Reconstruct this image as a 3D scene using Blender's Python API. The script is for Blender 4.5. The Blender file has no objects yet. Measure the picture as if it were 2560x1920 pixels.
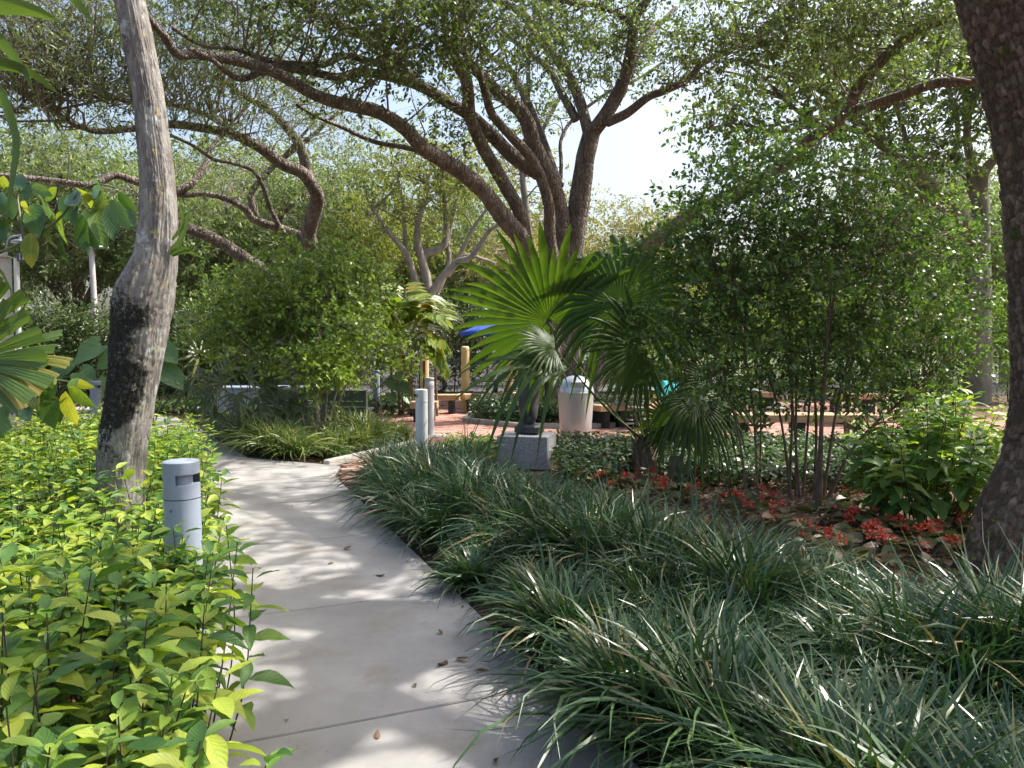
import bpy, math
import numpy as np
from mathutils import Vector, Matrix

R = math.radians
rng = np.random.default_rng(11)
sc = bpy.context.scene
COL = sc.collection

# ------------------------------------------------------------------ camera
F_PX, CX, CY, CAM_H = 1900.0, 1280.0, 960.0, 1.57
PITCH = math.atan(92 / F_PX)
cd = bpy.data.cameras.new('camera')
cam = bpy.data.objects.new('camera', cd)
COL.objects.link(cam)
cam.location = (0, 0, CAM_H)
cam.rotation_euler = (math.pi / 2 - PITCH, 0, 0)
cd.sensor_width = 36
cd.lens = F_PX / 2560 * 36
cd.clip_start = 0.05
cd.clip_end = 600
sc.camera = cam

# ------------------------------------------------------------------ sky and sun
SUN_EL, SUN_AZ = R(54), R(16)            # azimuth counted from +X towards +Y
S = np.array([math.cos(SUN_EL) * math.cos(SUN_AZ), math.cos(SUN_EL) * math.sin(SUN_AZ), math.sin(SUN_EL)])
world = bpy.data.worlds.new('World')
sc.world = world
world.use_nodes = True
wn = world.node_tree
wn.nodes.clear()
sky = wn.nodes.new('ShaderNodeTexSky')
sky.sky_type = 'NISHITA'
sky.sun_disc = False
sky.sun_elevation = SUN_EL
sky.sun_rotation = math.atan2(S[0], S[1])
sky.air_density = 1.2
sky.dust_density = 6.0
sky.ozone_density = 1.0
bg = wn.nodes.new('ShaderNodeBackground')
bg.inputs['Strength'].default_value = 0.15
wo = wn.nodes.new('ShaderNodeOutputWorld')
wn.links.new(sky.outputs[0], bg.inputs[0])
wn.links.new(bg.outputs[0], wo.inputs[0])
sl = bpy.data.lights.new('sun', 'SUN')
sl.energy = 4.0
sl.angle = R(0.55)
sl.color = (1.0, 0.955, 0.87)
so = bpy.data.objects.new('sun', sl)
COL.objects.link(so)
so.location = (20, 5, 30)
so.rotation_euler = Vector(S).to_track_quat('Z', 'Y').to_euler()

sc.view_settings.view_transform = 'Standard'
sc.view_settings.look = 'None'
sc.view_settings.gamma = 1
sc.view_settings.exposure = 1.15
sc.render.film_transparent = False
cy = sc.cycles
cy.max_bounces = 6
cy.diffuse_bounces = 3
cy.glossy_bounces = 2
cy.transmission_bounces = 4
cy.transparent_max_bounces = 4
cy.caustics_reflective = False
cy.caustics_refractive = False
cy.sample_clamp_indirect = 6
cy.use_denoising = True
cy.use_adaptive_sampling = True
cy.adaptive_threshold = 0.03

# ------------------------------------------------------------------ geometry helpers
def nrm(a):
    a = np.asarray(a, float)
    return a / np.maximum(np.linalg.norm(a, axis=-1, keepdims=True), 1e-9)

def P(u, v, Y):
    """world point seen at photo pixel (u, v), at distance Y in front of the camera"""
    xc, yc = (u - CX) / F_PX, -(v - CY) / F_PX
    d = np.array([xc, math.cos(PITCH) + yc * math.sin(PITCH), -math.sin(PITCH) + yc * math.cos(PITCH)])
    return np.array([0, 0, CAM_H]) + d * (Y / d[1])

def G(u, v, z=0.0):
    xc, yc = (u - CX) / F_PX, -(v - CY) / F_PX
    d = np.array([xc, math.cos(PITCH) + yc * math.sin(PITCH), -math.sin(PITCH) + yc * math.cos(PITCH)])
    return np.array([0, 0, CAM_H]) + d * ((z - CAM_H) / d[2])

def hash1(i):
    i = np.asarray(i).astype(np.int64)
    x = (i * 374761393 + 668265263) & 0xffffffff
    x = ((x ^ (x >> 13)) * 1274126177) & 0xffffffff
    x = (x ^ (x >> 16)) & 0xffffffff
    return x / 4294967295.0

def hash3(i, j, k, s=0):
    return hash1(np.asarray(i).astype(np.int64) * 73856093 + np.asarray(j).astype(np.int64) * 19349663 + np.asarray(k).astype(np.int64) * 83492791 + s * 2654435)

def vnoise(p, s=0):
    p = np.asarray(p, float)
    i = np.floor(p).astype(np.int64)
    f = p - i
    f = f * f * (3 - 2 * f)
    r = 0
    for a in (0, 1):
        for b in (0, 1):
            for c in (0, 1):
                w = (f[..., 0] if a else 1 - f[..., 0]) * (f[..., 1] if b else 1 - f[..., 1]) * (f[..., 2] if c else 1 - f[..., 2])
                r = r + w * hash3(i[..., 0] + a, i[..., 1] + b, i[..., 2] + c, s)
    return r

def fbm(p, s=0, o=3):
    r, a = 0, 0.5
    for k in range(o):
        r = r + a * vnoise(np.asarray(p) * 2 ** k, s + k)
        a *= 0.5
    return r / (1 - 0.5 ** o)

def worley(u, v, pu, s=0):
    """F1, F2 and cell value of 2D cells, periodic in u with period pu (whole number)"""
    iu, iv = np.floor(u).astype(int), np.floor(v).astype(int)
    best = np.full(u.shape, 9.0)
    sec = np.full(u.shape, 9.0)
    cid = np.zeros(u.shape)
    for a in (-1, 0, 1):
        for b in (-1, 0, 1):
            cu, cv = iu + a, iv + b
            h1 = hash3(cu % pu, cv, 1, s)
            h2 = hash3(cu % pu, cv, 2, s)
            d = np.hypot(cu + 0.15 + 0.7 * h1 - u, cv + 0.15 + 0.7 * h2 - v)
            m = d < best
            sec = np.where(m, best, np.minimum(sec, d))
            cid = np.where(m, hash3(cu % pu, cv, 3, s), cid)
            best = np.where(m, d, best)
    return best, sec, cid

def mesh(name, V, faces, tint=None, luv=None, smooth=True):
    V = np.ascontiguousarray(V, dtype=np.float32)
    me = bpy.data.meshes.new(name)
    me.vertices.add(len(V))
    me.vertices.foreach_set('co', V.ravel())
    faces = [np.asarray(f, dtype=np.int32) for f in faces if len(f)]
    idx = np.concatenate([f.ravel() for f in faces])
    sizes = np.concatenate([np.full(len(f), f.shape[1], np.int32) for f in faces])
    starts = np.concatenate([[0], np.cumsum(sizes)[:-1]]).astype(np.int32)
    me.loops.add(len(idx))
    me.loops.foreach_set('vertex_index', idx)
    me.polygons.add(len(sizes))
    me.polygons.foreach_set('loop_start', starts)
    me.polygons.foreach_set('use_smooth', np.full(len(sizes), smooth))
    if tint is not None:
        me.attributes.new('tint', 'FLOAT', 'POINT').data.foreach_set('value', np.ascontiguousarray(tint, dtype=np.float32))
    if luv is not None:
        me.attributes.new('luv', 'FLOAT2', 'POINT').data.foreach_set('vector', np.ascontiguousarray(luv, dtype=np.float32).ravel())
    me.update(calc_edges=True)
    return me

class MB:
    """collects pieces of one mesh"""
    def __init__(s):
        s.V, s.F3, s.F4, s.T, s.U, s.n = [], [], [], [], [], 0
    def add(s, V, faces, tint=0.5, luv=None):
        V = np.asarray(V, float).reshape(-1, 3)
        for f in faces:
            f = np.asarray(f)
            if len(f):
                (s.F3 if f.shape[1] == 3 else s.F4).append(f + s.n)
        s.V.append(V)
        s.T.append(np.broadcast_to(np.asarray(tint, float), (len(V),)))
        s.U.append(np.zeros((len(V), 2)) if luv is None else np.asarray(luv, float).reshape(-1, 2))
        s.n += len(V)
        return s
    def box(s, c, h, rz=0, tint=0.5, bev=0.0, taper=1.0):
        """box of half sizes h with chamfered upright and top edges"""
        hx, hy, hz = h
        b = min(bev, hx * .9, hy * .9, hz * .9)
        def ring(x, y, k):
            return [(x - k, -y), (x, -y + k), (x, y - k), (x - k, y), (-x + k, y), (-x, y - k), (-x, -y + k), (-x + k, -y)]
        if b > 0:
            rings = [(hx - b, hy - b, -hz), (hx, hy, -hz + b), (hx, hy, hz - b), (hx - b, hy - b, hz)]
            V = []
            for q, (x, y, z) in enumerate(rings):
                t = taper if z > 0 else 1
                V += [(p[0] * t, p[1] * t, z) for p in ring(x, y, b)]
            F = [[8 * r + i, 8 * r + (i + 1) % 8, 8 * r + 8 + (i + 1) % 8, 8 * r + 8 + i] for r in range(3) for i in range(8)]
            F += [[24 + i for i in q] for q in ((0, 1, 2, 3), (0, 3, 4, 7), (4, 5, 6, 7))]
            F += [[i for i in q] for q in ((3, 2, 1, 0), (7, 4, 3, 0), (7, 6, 5, 4))]
        else:
            V = [(x * (taper if z > 0 else 1) * hx, y * (taper if z > 0 else 1) * hy, z * hz) for z in (-1, 1) for x, y in ((-1, -1), (1, -1), (1, 1), (-1, 1))]
            F = [[3, 2, 1, 0], [4, 5, 6, 7], [0, 1, 5, 4], [1, 2, 6, 5], [2, 3, 7, 6], [3, 0, 4, 7]]
        V = np.array(V, float)
        ca, sa = math.cos(rz), math.sin(rz)
        V = np.stack([V[:, 0] * ca - V[:, 1] * sa + c[0], V[:, 0] * sa + V[:, 1] * ca + c[1], V[:, 2] + c[2]], 1)
        return s.add(V, [np.array(F)], tint)
    def tube(s, pts, rad, ns=8, tint=0.5, cap=True, wob=0, wf=3, res=None):
        V, F, U = tube_vf(pts, rad, ns, wob, wf, res)
        s.add(V, [F], tint, U)
        if cap:
            k = len(V) // (ns + 1)
            base = s.n - len(V)
            for ring, flip in ((0, True), (k - 1, False)):
                c = V[ring * (ns + 1):ring * (ns + 1) + ns].mean(0)
                ids = np.arange(ns)
                f = np.stack([np.full(ns, ns), ids, (ids + 1) % ns], 1)
                s.add(np.vstack([V[ring * (ns + 1):ring * (ns + 1) + ns], c]), [f[:, ::-1] if flip else f], tint)
        return s
    def lathe(s, prof, c=(0, 0, 0), ns=32, tint=0.5, sx=1, sy=1):
        prof = np.array(prof, float)
        a = np.linspace(0, 2 * math.pi, ns, endpoint=False)
        V = np.stack([np.outer(prof[:, 0], np.cos(a)) * sx + c[0], np.outer(prof[:, 0], np.sin(a)) * sy + c[1], np.repeat(prof[:, 1:2], ns, 1) + c[2]], -1).reshape(-1, 3)
        F = [[r * ns + i, r * ns + (i + 1) % ns, (r + 1) * ns + (i + 1) % ns, (r + 1) * ns + i] for r in range(len(prof) - 1) for i in range(ns)]
        return s.add(V, [np.array(F)], tint)
    def mesh(s, name, smooth=True):
        return mesh(name, np.concatenate(s.V), [np.concatenate(f) for f in (s.F3, s.F4) if f], np.concatenate(s.T), np.concatenate(s.U), smooth)
    def obj(s, name, mat, parent=None, smooth=True, **props):
        return obj(name, s.mesh(name, smooth), mat, parent, **props)

def obj(name, me, mat=None, parent=None, **props):
    o = bpy.data.objects.new(name, me)
    COL.objects.link(o)
    if mat is not None and me is not None and not me.materials:
        me.materials.append(mat)
    if parent is not None:
        o.parent = parent
    for k, v in props.items():
        o[k] = v
    return o

def thing(name, label, cat, loc=(0, 0, 0), group=None):
    o = bpy.data.objects.new(name, None)
    COL.objects.link(o)
    o.empty_display_size = 0.1
    o.location = loc
    o['label'] = label
    o['category'] = cat
    if group:
        o['group'] = group
    return o

def place(o, parent):
    """parent o, whose mesh is in world coordinates, under a thing that stands somewhere"""
    o.parent = parent
    o.matrix_parent_inverse = Matrix.Translation(-Vector(parent.location))
    return o

def catmull(pts, n):
    pts = np.asarray(pts, float)
    if len(pts) < 3:
        t = np.linspace(0, 1, n)[:, None]
        return pts[0] * (1 - t) + pts[-1] * t
    p = np.vstack([2 * pts[0] - pts[1], pts, 2 * pts[-1] - pts[-2]])
    seg = np.linalg.norm(np.diff(pts, axis=0), axis=1)
    cum = np.concatenate([[0], np.cumsum(seg)])
    t = np.linspace(0, cum[-1] * 0.999999, n)
    i = np.clip(np.searchsorted(cum, t, side='right') - 1, 0, len(seg) - 1)
    f = ((t - cum[i]) / np.maximum(seg[i], 1e-9))[:, None]
    a, b, c, d = p[i], p[i + 1], p[i + 2], p[i + 3]
    return 0.5 * (2 * b + (c - a) * f + (2 * a - 5 * b + 4 * c - d) * f ** 2 + (3 * b - a - 3 * c + d) * f ** 3)

def frames(pts):
    t = nrm(np.gradient(pts, axis=0))
    n = np.zeros_like(pts)
    ref = np.array([0, 0, 1.0]) if abs(t[0, 2]) < .9 else np.array([1.0, 0, 0])
    n[0] = nrm(np.cross(t[0], ref))
    for i in range(1, len(pts)):
        q = n[i - 1] - t[i] * np.dot(n[i - 1], t[i])
        n[i] = nrm(q)
    return t, n, np.cross(t, n)

def tube_vf(pts, rad, ns=8, wob=0, wf=3, res=None):
    pts = np.asarray(pts, float)
    rad = np.broadcast_to(np.asarray(rad, float), (len(pts),)).copy()
    if res:
        L = np.linalg.norm(np.diff(pts, axis=0), axis=1)
        cum = np.concatenate([[0], np.cumsum(L)])
        n = max(3, int(cum[-1] / res) + 1)
        newp = catmull(pts, n)
        rad = np.interp(np.linspace(0, cum[-1], n), cum, rad)
        pts = newp
    t, n, b = frames(pts)
    a = np.linspace(0, 2 * math.pi, ns + 1)
    rr = rad[:, None] * np.ones(ns + 1)
    dirs = n[:, None, :] * np.cos(a)[None, :, None] + b[:, None, :] * np.sin(a)[None, :, None]
    if wob:
        q = pts[:, None, :] * wf + dirs * 0.9
        q[:, -1] = q[:, 0]
        rr = rr * (1 + wob * (fbm(q, 5) - 0.5) * 2)
    V = pts[:, None, :] + dirs * rr[..., None]
    k = len(pts)
    i, j = np.meshgrid(np.arange(k - 1), np.arange(ns), indexing='ij')
    F = np.stack([i * (ns + 1) + j, i * (ns + 1) + j + 1, (i + 1) * (ns + 1) + j + 1, (i + 1) * (ns + 1) + j], -1).reshape(-1, 4)
    cum = np.concatenate([[0], np.cumsum(np.linalg.norm(np.diff(pts, axis=0), axis=1))])
    U = np.stack(np.broadcast_arrays(a[None, :] / (2 * math.pi), cum[:, None]), -1)
    return V.reshape(-1, 3), F, U.reshape(-1, 2)

# leaf templates: x across, y along (0..1), z out of the blade
def T_rhomb(w=.42, fold=.06, bend=-.12):
    V = np.array([[0, 0, 0], [w / 2, .42, fold], [0, 1, bend], [-w / 2, .42, fold]], float)
    return dict(V=V, F=[np.array([[0, 1, 2], [0, 2, 3]])], U=np.array([[0, 0], [1, .42], [0, 1], [-1, .42]], float))

def T_oval(w=.45, fold=.05, bend=-.2, n=3, tip=1.0, wave=0.0, seed=0):
    """leaf with a midrib: n cross rows between base and tip"""
    ts = np.linspace(0, 1, n + 2)[1:-1]
    V, U = [[0, 0, 0]], [[0, 0]]
    for k, t in enumerate(ts):
        ww = w / 2 * math.sin(math.pi * t ** (0.85 * tip)) ** 0.85
        z = bend * t * t
        wv = wave * (hash1(seed * 7 + k) - .5)
        V += [[-ww, t, z + fold * ww / w * 2 + wv], [0, t, z], [ww, t, z + fold * ww / w * 2 - wv]]
        U += [[-1, t], [0, t], [1, t]]
    V.append([0, 1, bend])
    U.append([0, 1])
    e = len(V) - 1
    F3 = [[0, 2, 1], [0, 3, 2]]
    F4 = []
    for k in range(n - 1):
        a = 1 + 3 * k
        F4 += [[a, a + 1, a + 4, a + 3], [a + 1, a + 2, a + 5, a + 4]]
    a = 1 + 3 * (n - 1)
    F3 += [[a, a + 1, e], [a + 1, a + 2, e]]
    return dict(V=np.array(V, float), F=[np.array(F3), np.array(F4)] if F4 else [np.array(F3)], U=np.array(U, float))

def basis(d, n):
    d = nrm(d)
    n = n - d * np.sum(n * d, -1, keepdims=True)
    n = nrm(n)
    return np.cross(d, n), d, n

def scatter(mb, T, pos, d, n, s, tint):
    pos = np.asarray(pos, float)
    m, k = len(pos), len(T['V'])
    if m == 0:
        return
    X, Y, Z = basis(np.asarray(d, float), np.asarray(n, float))
    tv = T['V']
    s = np.broadcast_to(np.asarray(s, float), (m,))[:, None, None]
    V = pos[:, None] + s * (tv[None, :, 0:1] * X[:, None] + tv[None, :, 1:2] * Y[:, None] + tv[None, :, 2:3] * Z[:, None])
    off = (np.arange(m) * k)[:, None, None]
    faces = [(f[None] + off).reshape(-1, f.shape[1]) for f in T['F']]
    mb.add(V.reshape(-1, 3), faces, np.repeat(np.broadcast_to(tint, (m,)), k), np.tile(T['U'], (m, 1)))

def rdir(n, flat=1.0):
    v = rng.normal(size=(n, 3))
    v[:, 2] *= flat
    return nrm(v)

def mat4(pos, d, n, s=1.0):
    X, Y, Z = basis(np.asarray(d, float)[None], np.asarray(n, float)[None])
    m = Matrix.Identity(4)
    for i in range(3):
        m[i][0], m[i][1], m[i][2], m[i][3] = X[0][i] * s, Y[0][i] * s, Z[0][i] * s, pos[i]
    return m

# ------------------------------------------------------------------ materials
def new_mat(name):
    m = bpy.data.materials.new(name)
    m.use_nodes = True
    nt = m.node_tree
    nt.nodes.clear()
    return m, nt

def N(nt, typ, **kw):
    n = nt.nodes.new(typ)
    for k, v in kw.items():
        if k in n.inputs:
            n.inputs[k].default_value = v
        else:
            setattr(n, k, v)
    return n

def ramp(nt, stops, fac):
    r = nt.nodes.new('ShaderNodeValToRGB')
    el = r.color_ramp.elements
    while len(el) < len(stops):
        el.new(0.5)
    for e, (p, c) in zip(el, stops):
        e.position = p
        e.color = (*c, 1) if len(c) == 3 else c
    nt.links.new(fac, r.inputs[0])
    return r

def leafmat(name, stops, tw=0.35, rough=0.45, spec=0.5, per_object=False, veins=0.0, tcol=(1.25, 1.35, 0.55), vfreq=9.0, blotch=None):
    m, nt = new_mat(name)
    L = nt.links.new
    if per_object:
        fac = N(nt, 'ShaderNodeObjectInfo').outputs['Random']
    else:
        fac = N(nt, 'ShaderNodeAttribute', attribute_name='tint').outputs['Fac']
    geo = N(nt, 'ShaderNodeNewGeometry')
    ns = N(nt, 'ShaderNodeTexNoise', Scale=14.0 if veins else 3.0, Detail=2.0)
    L(geo.outputs['Position'], ns.inputs['Vector'])
    ad = N(nt, 'ShaderNodeMath', operation='MULTIPLY_ADD')
    L(ns.outputs['Fac'], ad.inputs[0])
    ad.inputs[1].default_value = 0.35
    sb = N(nt, 'ShaderNodeMath', operation='SUBTRACT')
    L(fac, sb.inputs[0])
    sb.inputs[1].default_value = 0.175
    L(sb.outputs[0], ad.inputs[2])
    col = ramp(nt, stops, ad.outputs[0]).outputs[0]
    pr = N(nt, 'ShaderNodeBsdfPrincipled', Roughness=rough)
    pr.inputs['Specular IOR Level'].default_value = spec
    if veins:
        at = N(nt, 'ShaderNodeAttribute', attribute_name='luv')
        sep = N(nt, 'ShaderNodeSeparateXYZ')
        L(at.outputs['Vector'], sep.inputs[0])
        ab = N(nt, 'ShaderNodeMath', operation='ABSOLUTE')
        L(sep.outputs[0], ab.inputs[0])
        w = N(nt, 'ShaderNodeMath', operation='MULTIPLY_ADD')
        L(ab.outputs[0], w.inputs[0])
        w.inputs[1].default_value = -0.28
        L(sep.outputs[1], w.inputs[2])
        sn = N(nt, 'ShaderNodeMath', operation='MULTIPLY')
        L(w.outputs[0], sn.inputs[0])
        sn.inputs[1].default_value = vfreq * 2 * math.pi
        si = N(nt, 'ShaderNodeMath', operation='SINE')
        L(sn.outputs[0], si.inputs[0])
        mr = N(nt, 'ShaderNodeMapRange')
        L(si.outputs[0], mr.inputs[0])
        mr.inputs[1].default_value = 0.72
        mr.inputs[2].default_value = 1.0
        rib = N(nt, 'ShaderNodeMapRange')
        L(ab.outputs[0], rib.inputs[0])
        rib.inputs[1].default_value = 0.10
        rib.inputs[2].default_value = 0.03
        mx = N(nt, 'ShaderNodeMath', operation='MAXIMUM')
        L(mr.outputs[0], mx.inputs[0])
        L(rib.outputs[0], mx.inputs[1])
        sc_ = N(nt, 'ShaderNodeMath', operation='MULTIPLY')
        L(mx.outputs[0], sc_.inputs[0])
        sc_.inputs[1].default_value = abs(veins)
        mix = N(nt, 'ShaderNodeMixRGB', blend_type='MULTIPLY')
        L(sc_.outputs[0], mix.inputs[0])
        L(col, mix.inputs[1])
        mix.inputs[2].default_value = (.55, .75, .5, 1) if veins > 0 else (1.7, 1.5, 1.6, 1)
        col = mix.outputs[0]
        bp = N(nt, 'ShaderNodeBump', Strength=0.18, Distance=0.004)
        L(si.outputs[0], bp.inputs['Height'])
        L(bp.outputs[0], pr.inputs['Normal'])
    if blotch:
        n2 = N(nt, 'ShaderNodeTexNoise', Scale=blotch[0], Detail=3.0)
        L(geo.outputs['Position'], n2.inputs['Vector'])
        m2 = N(nt, 'ShaderNodeMapRange')
        L(n2.outputs['Fac'], m2.inputs[0])
        m2.inputs[1].default_value = blotch[1]
        m2.inputs[2].default_value = blotch[1] + .08
        mb = N(nt, 'ShaderNodeMixRGB')
        L(m2.outputs[0], mb.inputs[0])
        L(col, mb.inputs[1])
        mb.inputs[2].default_value = (*blotch[2], 1)
        col = mb.outputs[0]
    L(col, pr.inputs['Base Color'])
    tr = N(nt, 'ShaderNodeBsdfTranslucent')
    tm = N(nt, 'ShaderNodeMixRGB', blend_type='MULTIPLY')
    tm.inputs[0].default_value = 1
    L(col, tm.inputs[1])
    tm.inputs[2].default_value = (*tcol, 1)
    L(tm.outputs[0], tr.inputs[0])
    ms = N(nt, 'ShaderNodeMixShader')
    ms.inputs[0].default_value = tw
    L(pr.outputs[0], ms.inputs[1])
    L(tr.outputs[0], ms.inputs[2])
    out = N(nt, 'ShaderNodeOutputMaterial')
    L(ms.outputs[0], out.inputs[0])
    return m

def surf(name, stops, scale=6.0, rough=0.8, bump=0.0, bdist=0.01, detail=5.0, metal=0.0, spec=0.4, stretch=(1, 1, 1), tint=0.0, second=None, bscale=None, coat=0.0, voro=None):
    """noise-coloured surface; tint mixes in the object's own random or the mesh's tint; second = (scale, lo, hi, colour) stains"""
    m, nt = new_mat(name)
    L = nt.links.new
    tc = N(nt, 'ShaderNodeTexCoord')
    mp = N(nt, 'ShaderNodeMapping')
    mp.inputs['Scale'].default_value = stretch
    L(tc.outputs['Object'], mp.inputs[0])
    ns = N(nt, 'ShaderNodeTexNoise', Scale=scale, Detail=detail, Roughness=0.6)
    L(mp.outputs[0], ns.inputs['Vector'])
    fac = ns.outputs['Fac']
    if tint:
        at = N(nt, 'ShaderNodeAttribute', attribute_name='tint')
        oi = N(nt, 'ShaderNodeObjectInfo')
        a1 = N(nt, 'ShaderNodeMath', operation='ADD')
        L(at.outputs['Fac'], a1.inputs[0])
        L(oi.outputs['Random'], a1.inputs[1])
        a2 = N(nt, 'ShaderNodeMath', operation='SUBTRACT')
        L(a1.outputs[0], a2.inputs[0])
        a2.inputs[1].default_value = 1.0
        a3 = N(nt, 'ShaderNodeMath', operation='MULTIPLY_ADD')
        L(a2.outputs[0], a3.inputs[0])
        a3.inputs[1].default_value = tint
        L(fac, a3.inputs[2])
        fac = a3.outputs[0]
    col = ramp(nt, stops, fac).outputs[0]
    if second:
        for (s2, lo, hi, c2) in second:
            n2 = N(nt, 'ShaderNodeTexNoise', Scale=s2, Detail=6.0, Roughness=0.65)
            L(mp.outputs[0], n2.inputs['Vector'])
            mr = N(nt, 'ShaderNodeMapRange')
            L(n2.outputs['Fac'], mr.inputs[0])
            mr.inputs[1].default_value = lo
            mr.inputs[2].default_value = hi
            mx = N(nt, 'ShaderNodeMixRGB')
            L(mr.outputs[0], mx.inputs[0])
            L(col, mx.inputs[1])
            mx.inputs[2].default_value = (*c2, 1)
            col = mx.outputs[0]
    pr = N(nt, 'ShaderNodeBsdfPrincipled', Roughness=rough, Metallic=metal)
    pr.inputs['Specular IOR Level'].default_value = spec
    pr.inputs['Coat Weight'].default_value = coat
    L(col, pr.inputs['Base Color'])
    if bump:
        nb = N(nt, 'ShaderNodeTexNoise', Scale=bscale or scale * 3, Detail=6.0, Roughness=0.7)
        L(mp.outputs[0], nb.inputs['Vector'])
        h = nb.outputs['Fac']
        if voro:
            vo = N(nt, 'ShaderNodeTexVoronoi', Scale=voro, feature='DISTANCE_TO_EDGE')
            L(mp.outputs[0], vo.inputs['Vector'])
            mv = N(nt, 'ShaderNodeMapRange')
            L(vo.outputs['Distance'], mv.inputs[0])
            mv.inputs[2].default_value = 0.18
            av = N(nt, 'ShaderNodeMath', operation='MULTIPLY_ADD')
            L(h, av.inputs[0])
            av.inputs[1].default_value = 0.5
            L(mv.outputs[0], av.inputs[2])
            h = av.outputs[0]
        bp = N(nt, 'ShaderNodeBump', Strength=bump, Distance=bdist)
        L(h, bp.inputs['Height'])
        L(bp.outputs[0], pr.inputs['Normal'])
    out = N(nt, 'ShaderNodeOutputMaterial')
    L(pr.outputs[0], out.inputs[0])
    return m

M = {}
M['concrete'] = surf('concrete', [(.3, (.235, .228, .22)), (.5, (.305, .296, .286)), (.72, (.375, .365, .352))], 1.6, .85, .3, .003, 8, tint=.12,
                     second=[(2.3, .54, .74, (.225, .20, .165)), (60., .60, .78, (.23, .215, .19)), (9., .66, .74, (.20, .175, .14)), (25., .66, .72, (.17, .15, .13)), (140., .63, .72, (.19, .18, .165)), (1.1, .58, .66, (.245, .225, .195))], bscale=90)
M['joint'] = surf('joint_dirt', [(.3, (.05, .035, .025)), (.7, (.10, .07, .05))], 20, .95)
M['mulch'] = surf('mulch', [(.3, (.035, .022, .015)), (.5, (.09, .052, .033)), (.7, (.19, .115, .07))], 28, .95, .8, .03, 6, bscale=45)
M['chip'] = surf('wood_chip', [(.2, (.06, .035, .022)), (.5, (.17, .095, .055)), (.85, (.36, .24, .15))], 8, .9, tint=.9)
M['brick'] = surf('brick_paver', [(.2, (.25, .12, .09)), (.45, (.36, .19, .15)), (.7, (.44, .27, .225)), (.95, (.40, .31, .27))], 5, .9, .3, .004, 5, tint=.55,
                  second=[(40., .6, .75, (.3, .22, .19))], bscale=80)
M['curb'] = surf('curb_concrete', [(.3, (.34, .31, .28)), (.7, (.5, .47, .43))], 5, .9, .3, .004)
M['asphalt'] = surf('asphalt', [(.3, (.045, .045, .047)), (.7, (.075, .073, .072))], 12, .95)
M['lawn'] = surf('lawn', [(.3, (.035, .055, .018)), (.7, (.07, .09, .03))], 5, .95, .5, .03)
M['bark_oak'] = surf('oak_bark', [(.25, (.095, .078, .067)), (.5, (.20, .168, .146)), (.78, (.34, .30, .265))], 7, .95, 1.0, .035, 6, stretch=(1, 1, .35), bscale=22, voro=17.0,
                     second=[(3., .62, .75, (.20, .19, .165))])
M['bark_pale'] = surf('pale_bark', [(.25, (.16, .135, .115)), (.5, (.27, .235, .20)), (.8, (.38, .345, .30))], 5, .95, .8, .03, 6, stretch=(1, 1, .4), bscale=14)
M['bark_green'] = surf('lichened_bark', [(.25, (.10, .095, .07)), (.5, (.185, .175, .14)), (.8, (.29, .28, .235))], 4, .95, .8, .03, 6, stretch=(1, 1, .4), bscale=14)
M['twig'] = surf('twig_bark', [(.3, (.12, .10, .085)), (.7, (.25, .215, .185))], 9, .95)
M['twig_pale'] = surf('pale_twig', [(.3, (.16, .135, .115)), (.7, (.30, .265, .23))], 9, .95)
M['stem_red'] = surf('reddish_stem', [(.3, (.085, .055, .038)), (.7, (.20, .14, .10))], 9, .85, .3, .005)
M['stem_dark'] = surf('dark_stem', [(.3, (.025, .02, .014)), (.7, (.075, .055, .035))], 12, .8)
M['stem_green'] = surf('green_stem', [(.3, (.06, .085, .03)), (.7, (.14, .16, .06))], 9, .55)
M['cane'] = surf('palm_cane', [(.3, (.13, .09, .045)), (.7, (.27, .21, .11))], 6, .6, stretch=(1, 1, 3))
M['fibre'] = surf('palm_fibre', [(.3, (.11, .08, .055)), (.7, (.34, .26, .19))], 14, .95, .9, .03, 6, stretch=(1, 1, .3))
M['wood_bench'] = surf('bench_timber', [(.3, (.34, .22, .12)), (.7, (.52, .37, .22))], 3, .7, .2, .003, stretch=(1, 8, 8))
M['post_yellow'] = surf('yellow_post_paint', [(.3, (.50, .36, .16)), (.7, (.60, .46, .23))], 3, .6, .15, .003)
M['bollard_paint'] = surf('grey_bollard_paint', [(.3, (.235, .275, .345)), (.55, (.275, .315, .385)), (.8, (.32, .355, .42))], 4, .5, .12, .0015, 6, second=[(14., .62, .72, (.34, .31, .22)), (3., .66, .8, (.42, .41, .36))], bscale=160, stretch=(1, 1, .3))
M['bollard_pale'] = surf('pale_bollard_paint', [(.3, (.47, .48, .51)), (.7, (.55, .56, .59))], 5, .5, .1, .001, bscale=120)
M['metal_dark'] = surf('dark_grey_metal', [(.3, (.10, .105, .12)), (.7, (.16, .165, .18))], 5, .6)  # plain dark metal of the bollard screws and the floodlight
M['granite'] = surf('grey_granite', [(.35, (.14, .14, .15)), (.48, (.29, .29, .30)), (.6, (.44, .44, .45))], 95, .6, .1, .001, 3)
M['granite_top'] = M['granite']
M['stone_black'] = surf('black_stone', [(.3, (.03, .034, .042)), (.7, (.062, .068, .08))], 6, .3, .1, .002, second=[(9., .6, .72, (.085, .09, .10))])
M['steel'] = surf('brushed_steel', [(.3, (.46, .46, .46)), (.7, (.60, .60, .60))], 3, .45, .08, .001, 3, metal=.55, stretch=(1, 1, .05), bscale=60)
M['steel_lid'] = surf('lid_steel', [(.3, (.48, .53, .62)), (.7, (.60, .65, .73))], 4, .38, metal=.6)
M['green_paint'] = surf('dark_green_paint', [(.3, (.10, .13, .105)), (.7, (.14, .175, .145))], 6, .45, .1, .001)
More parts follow.
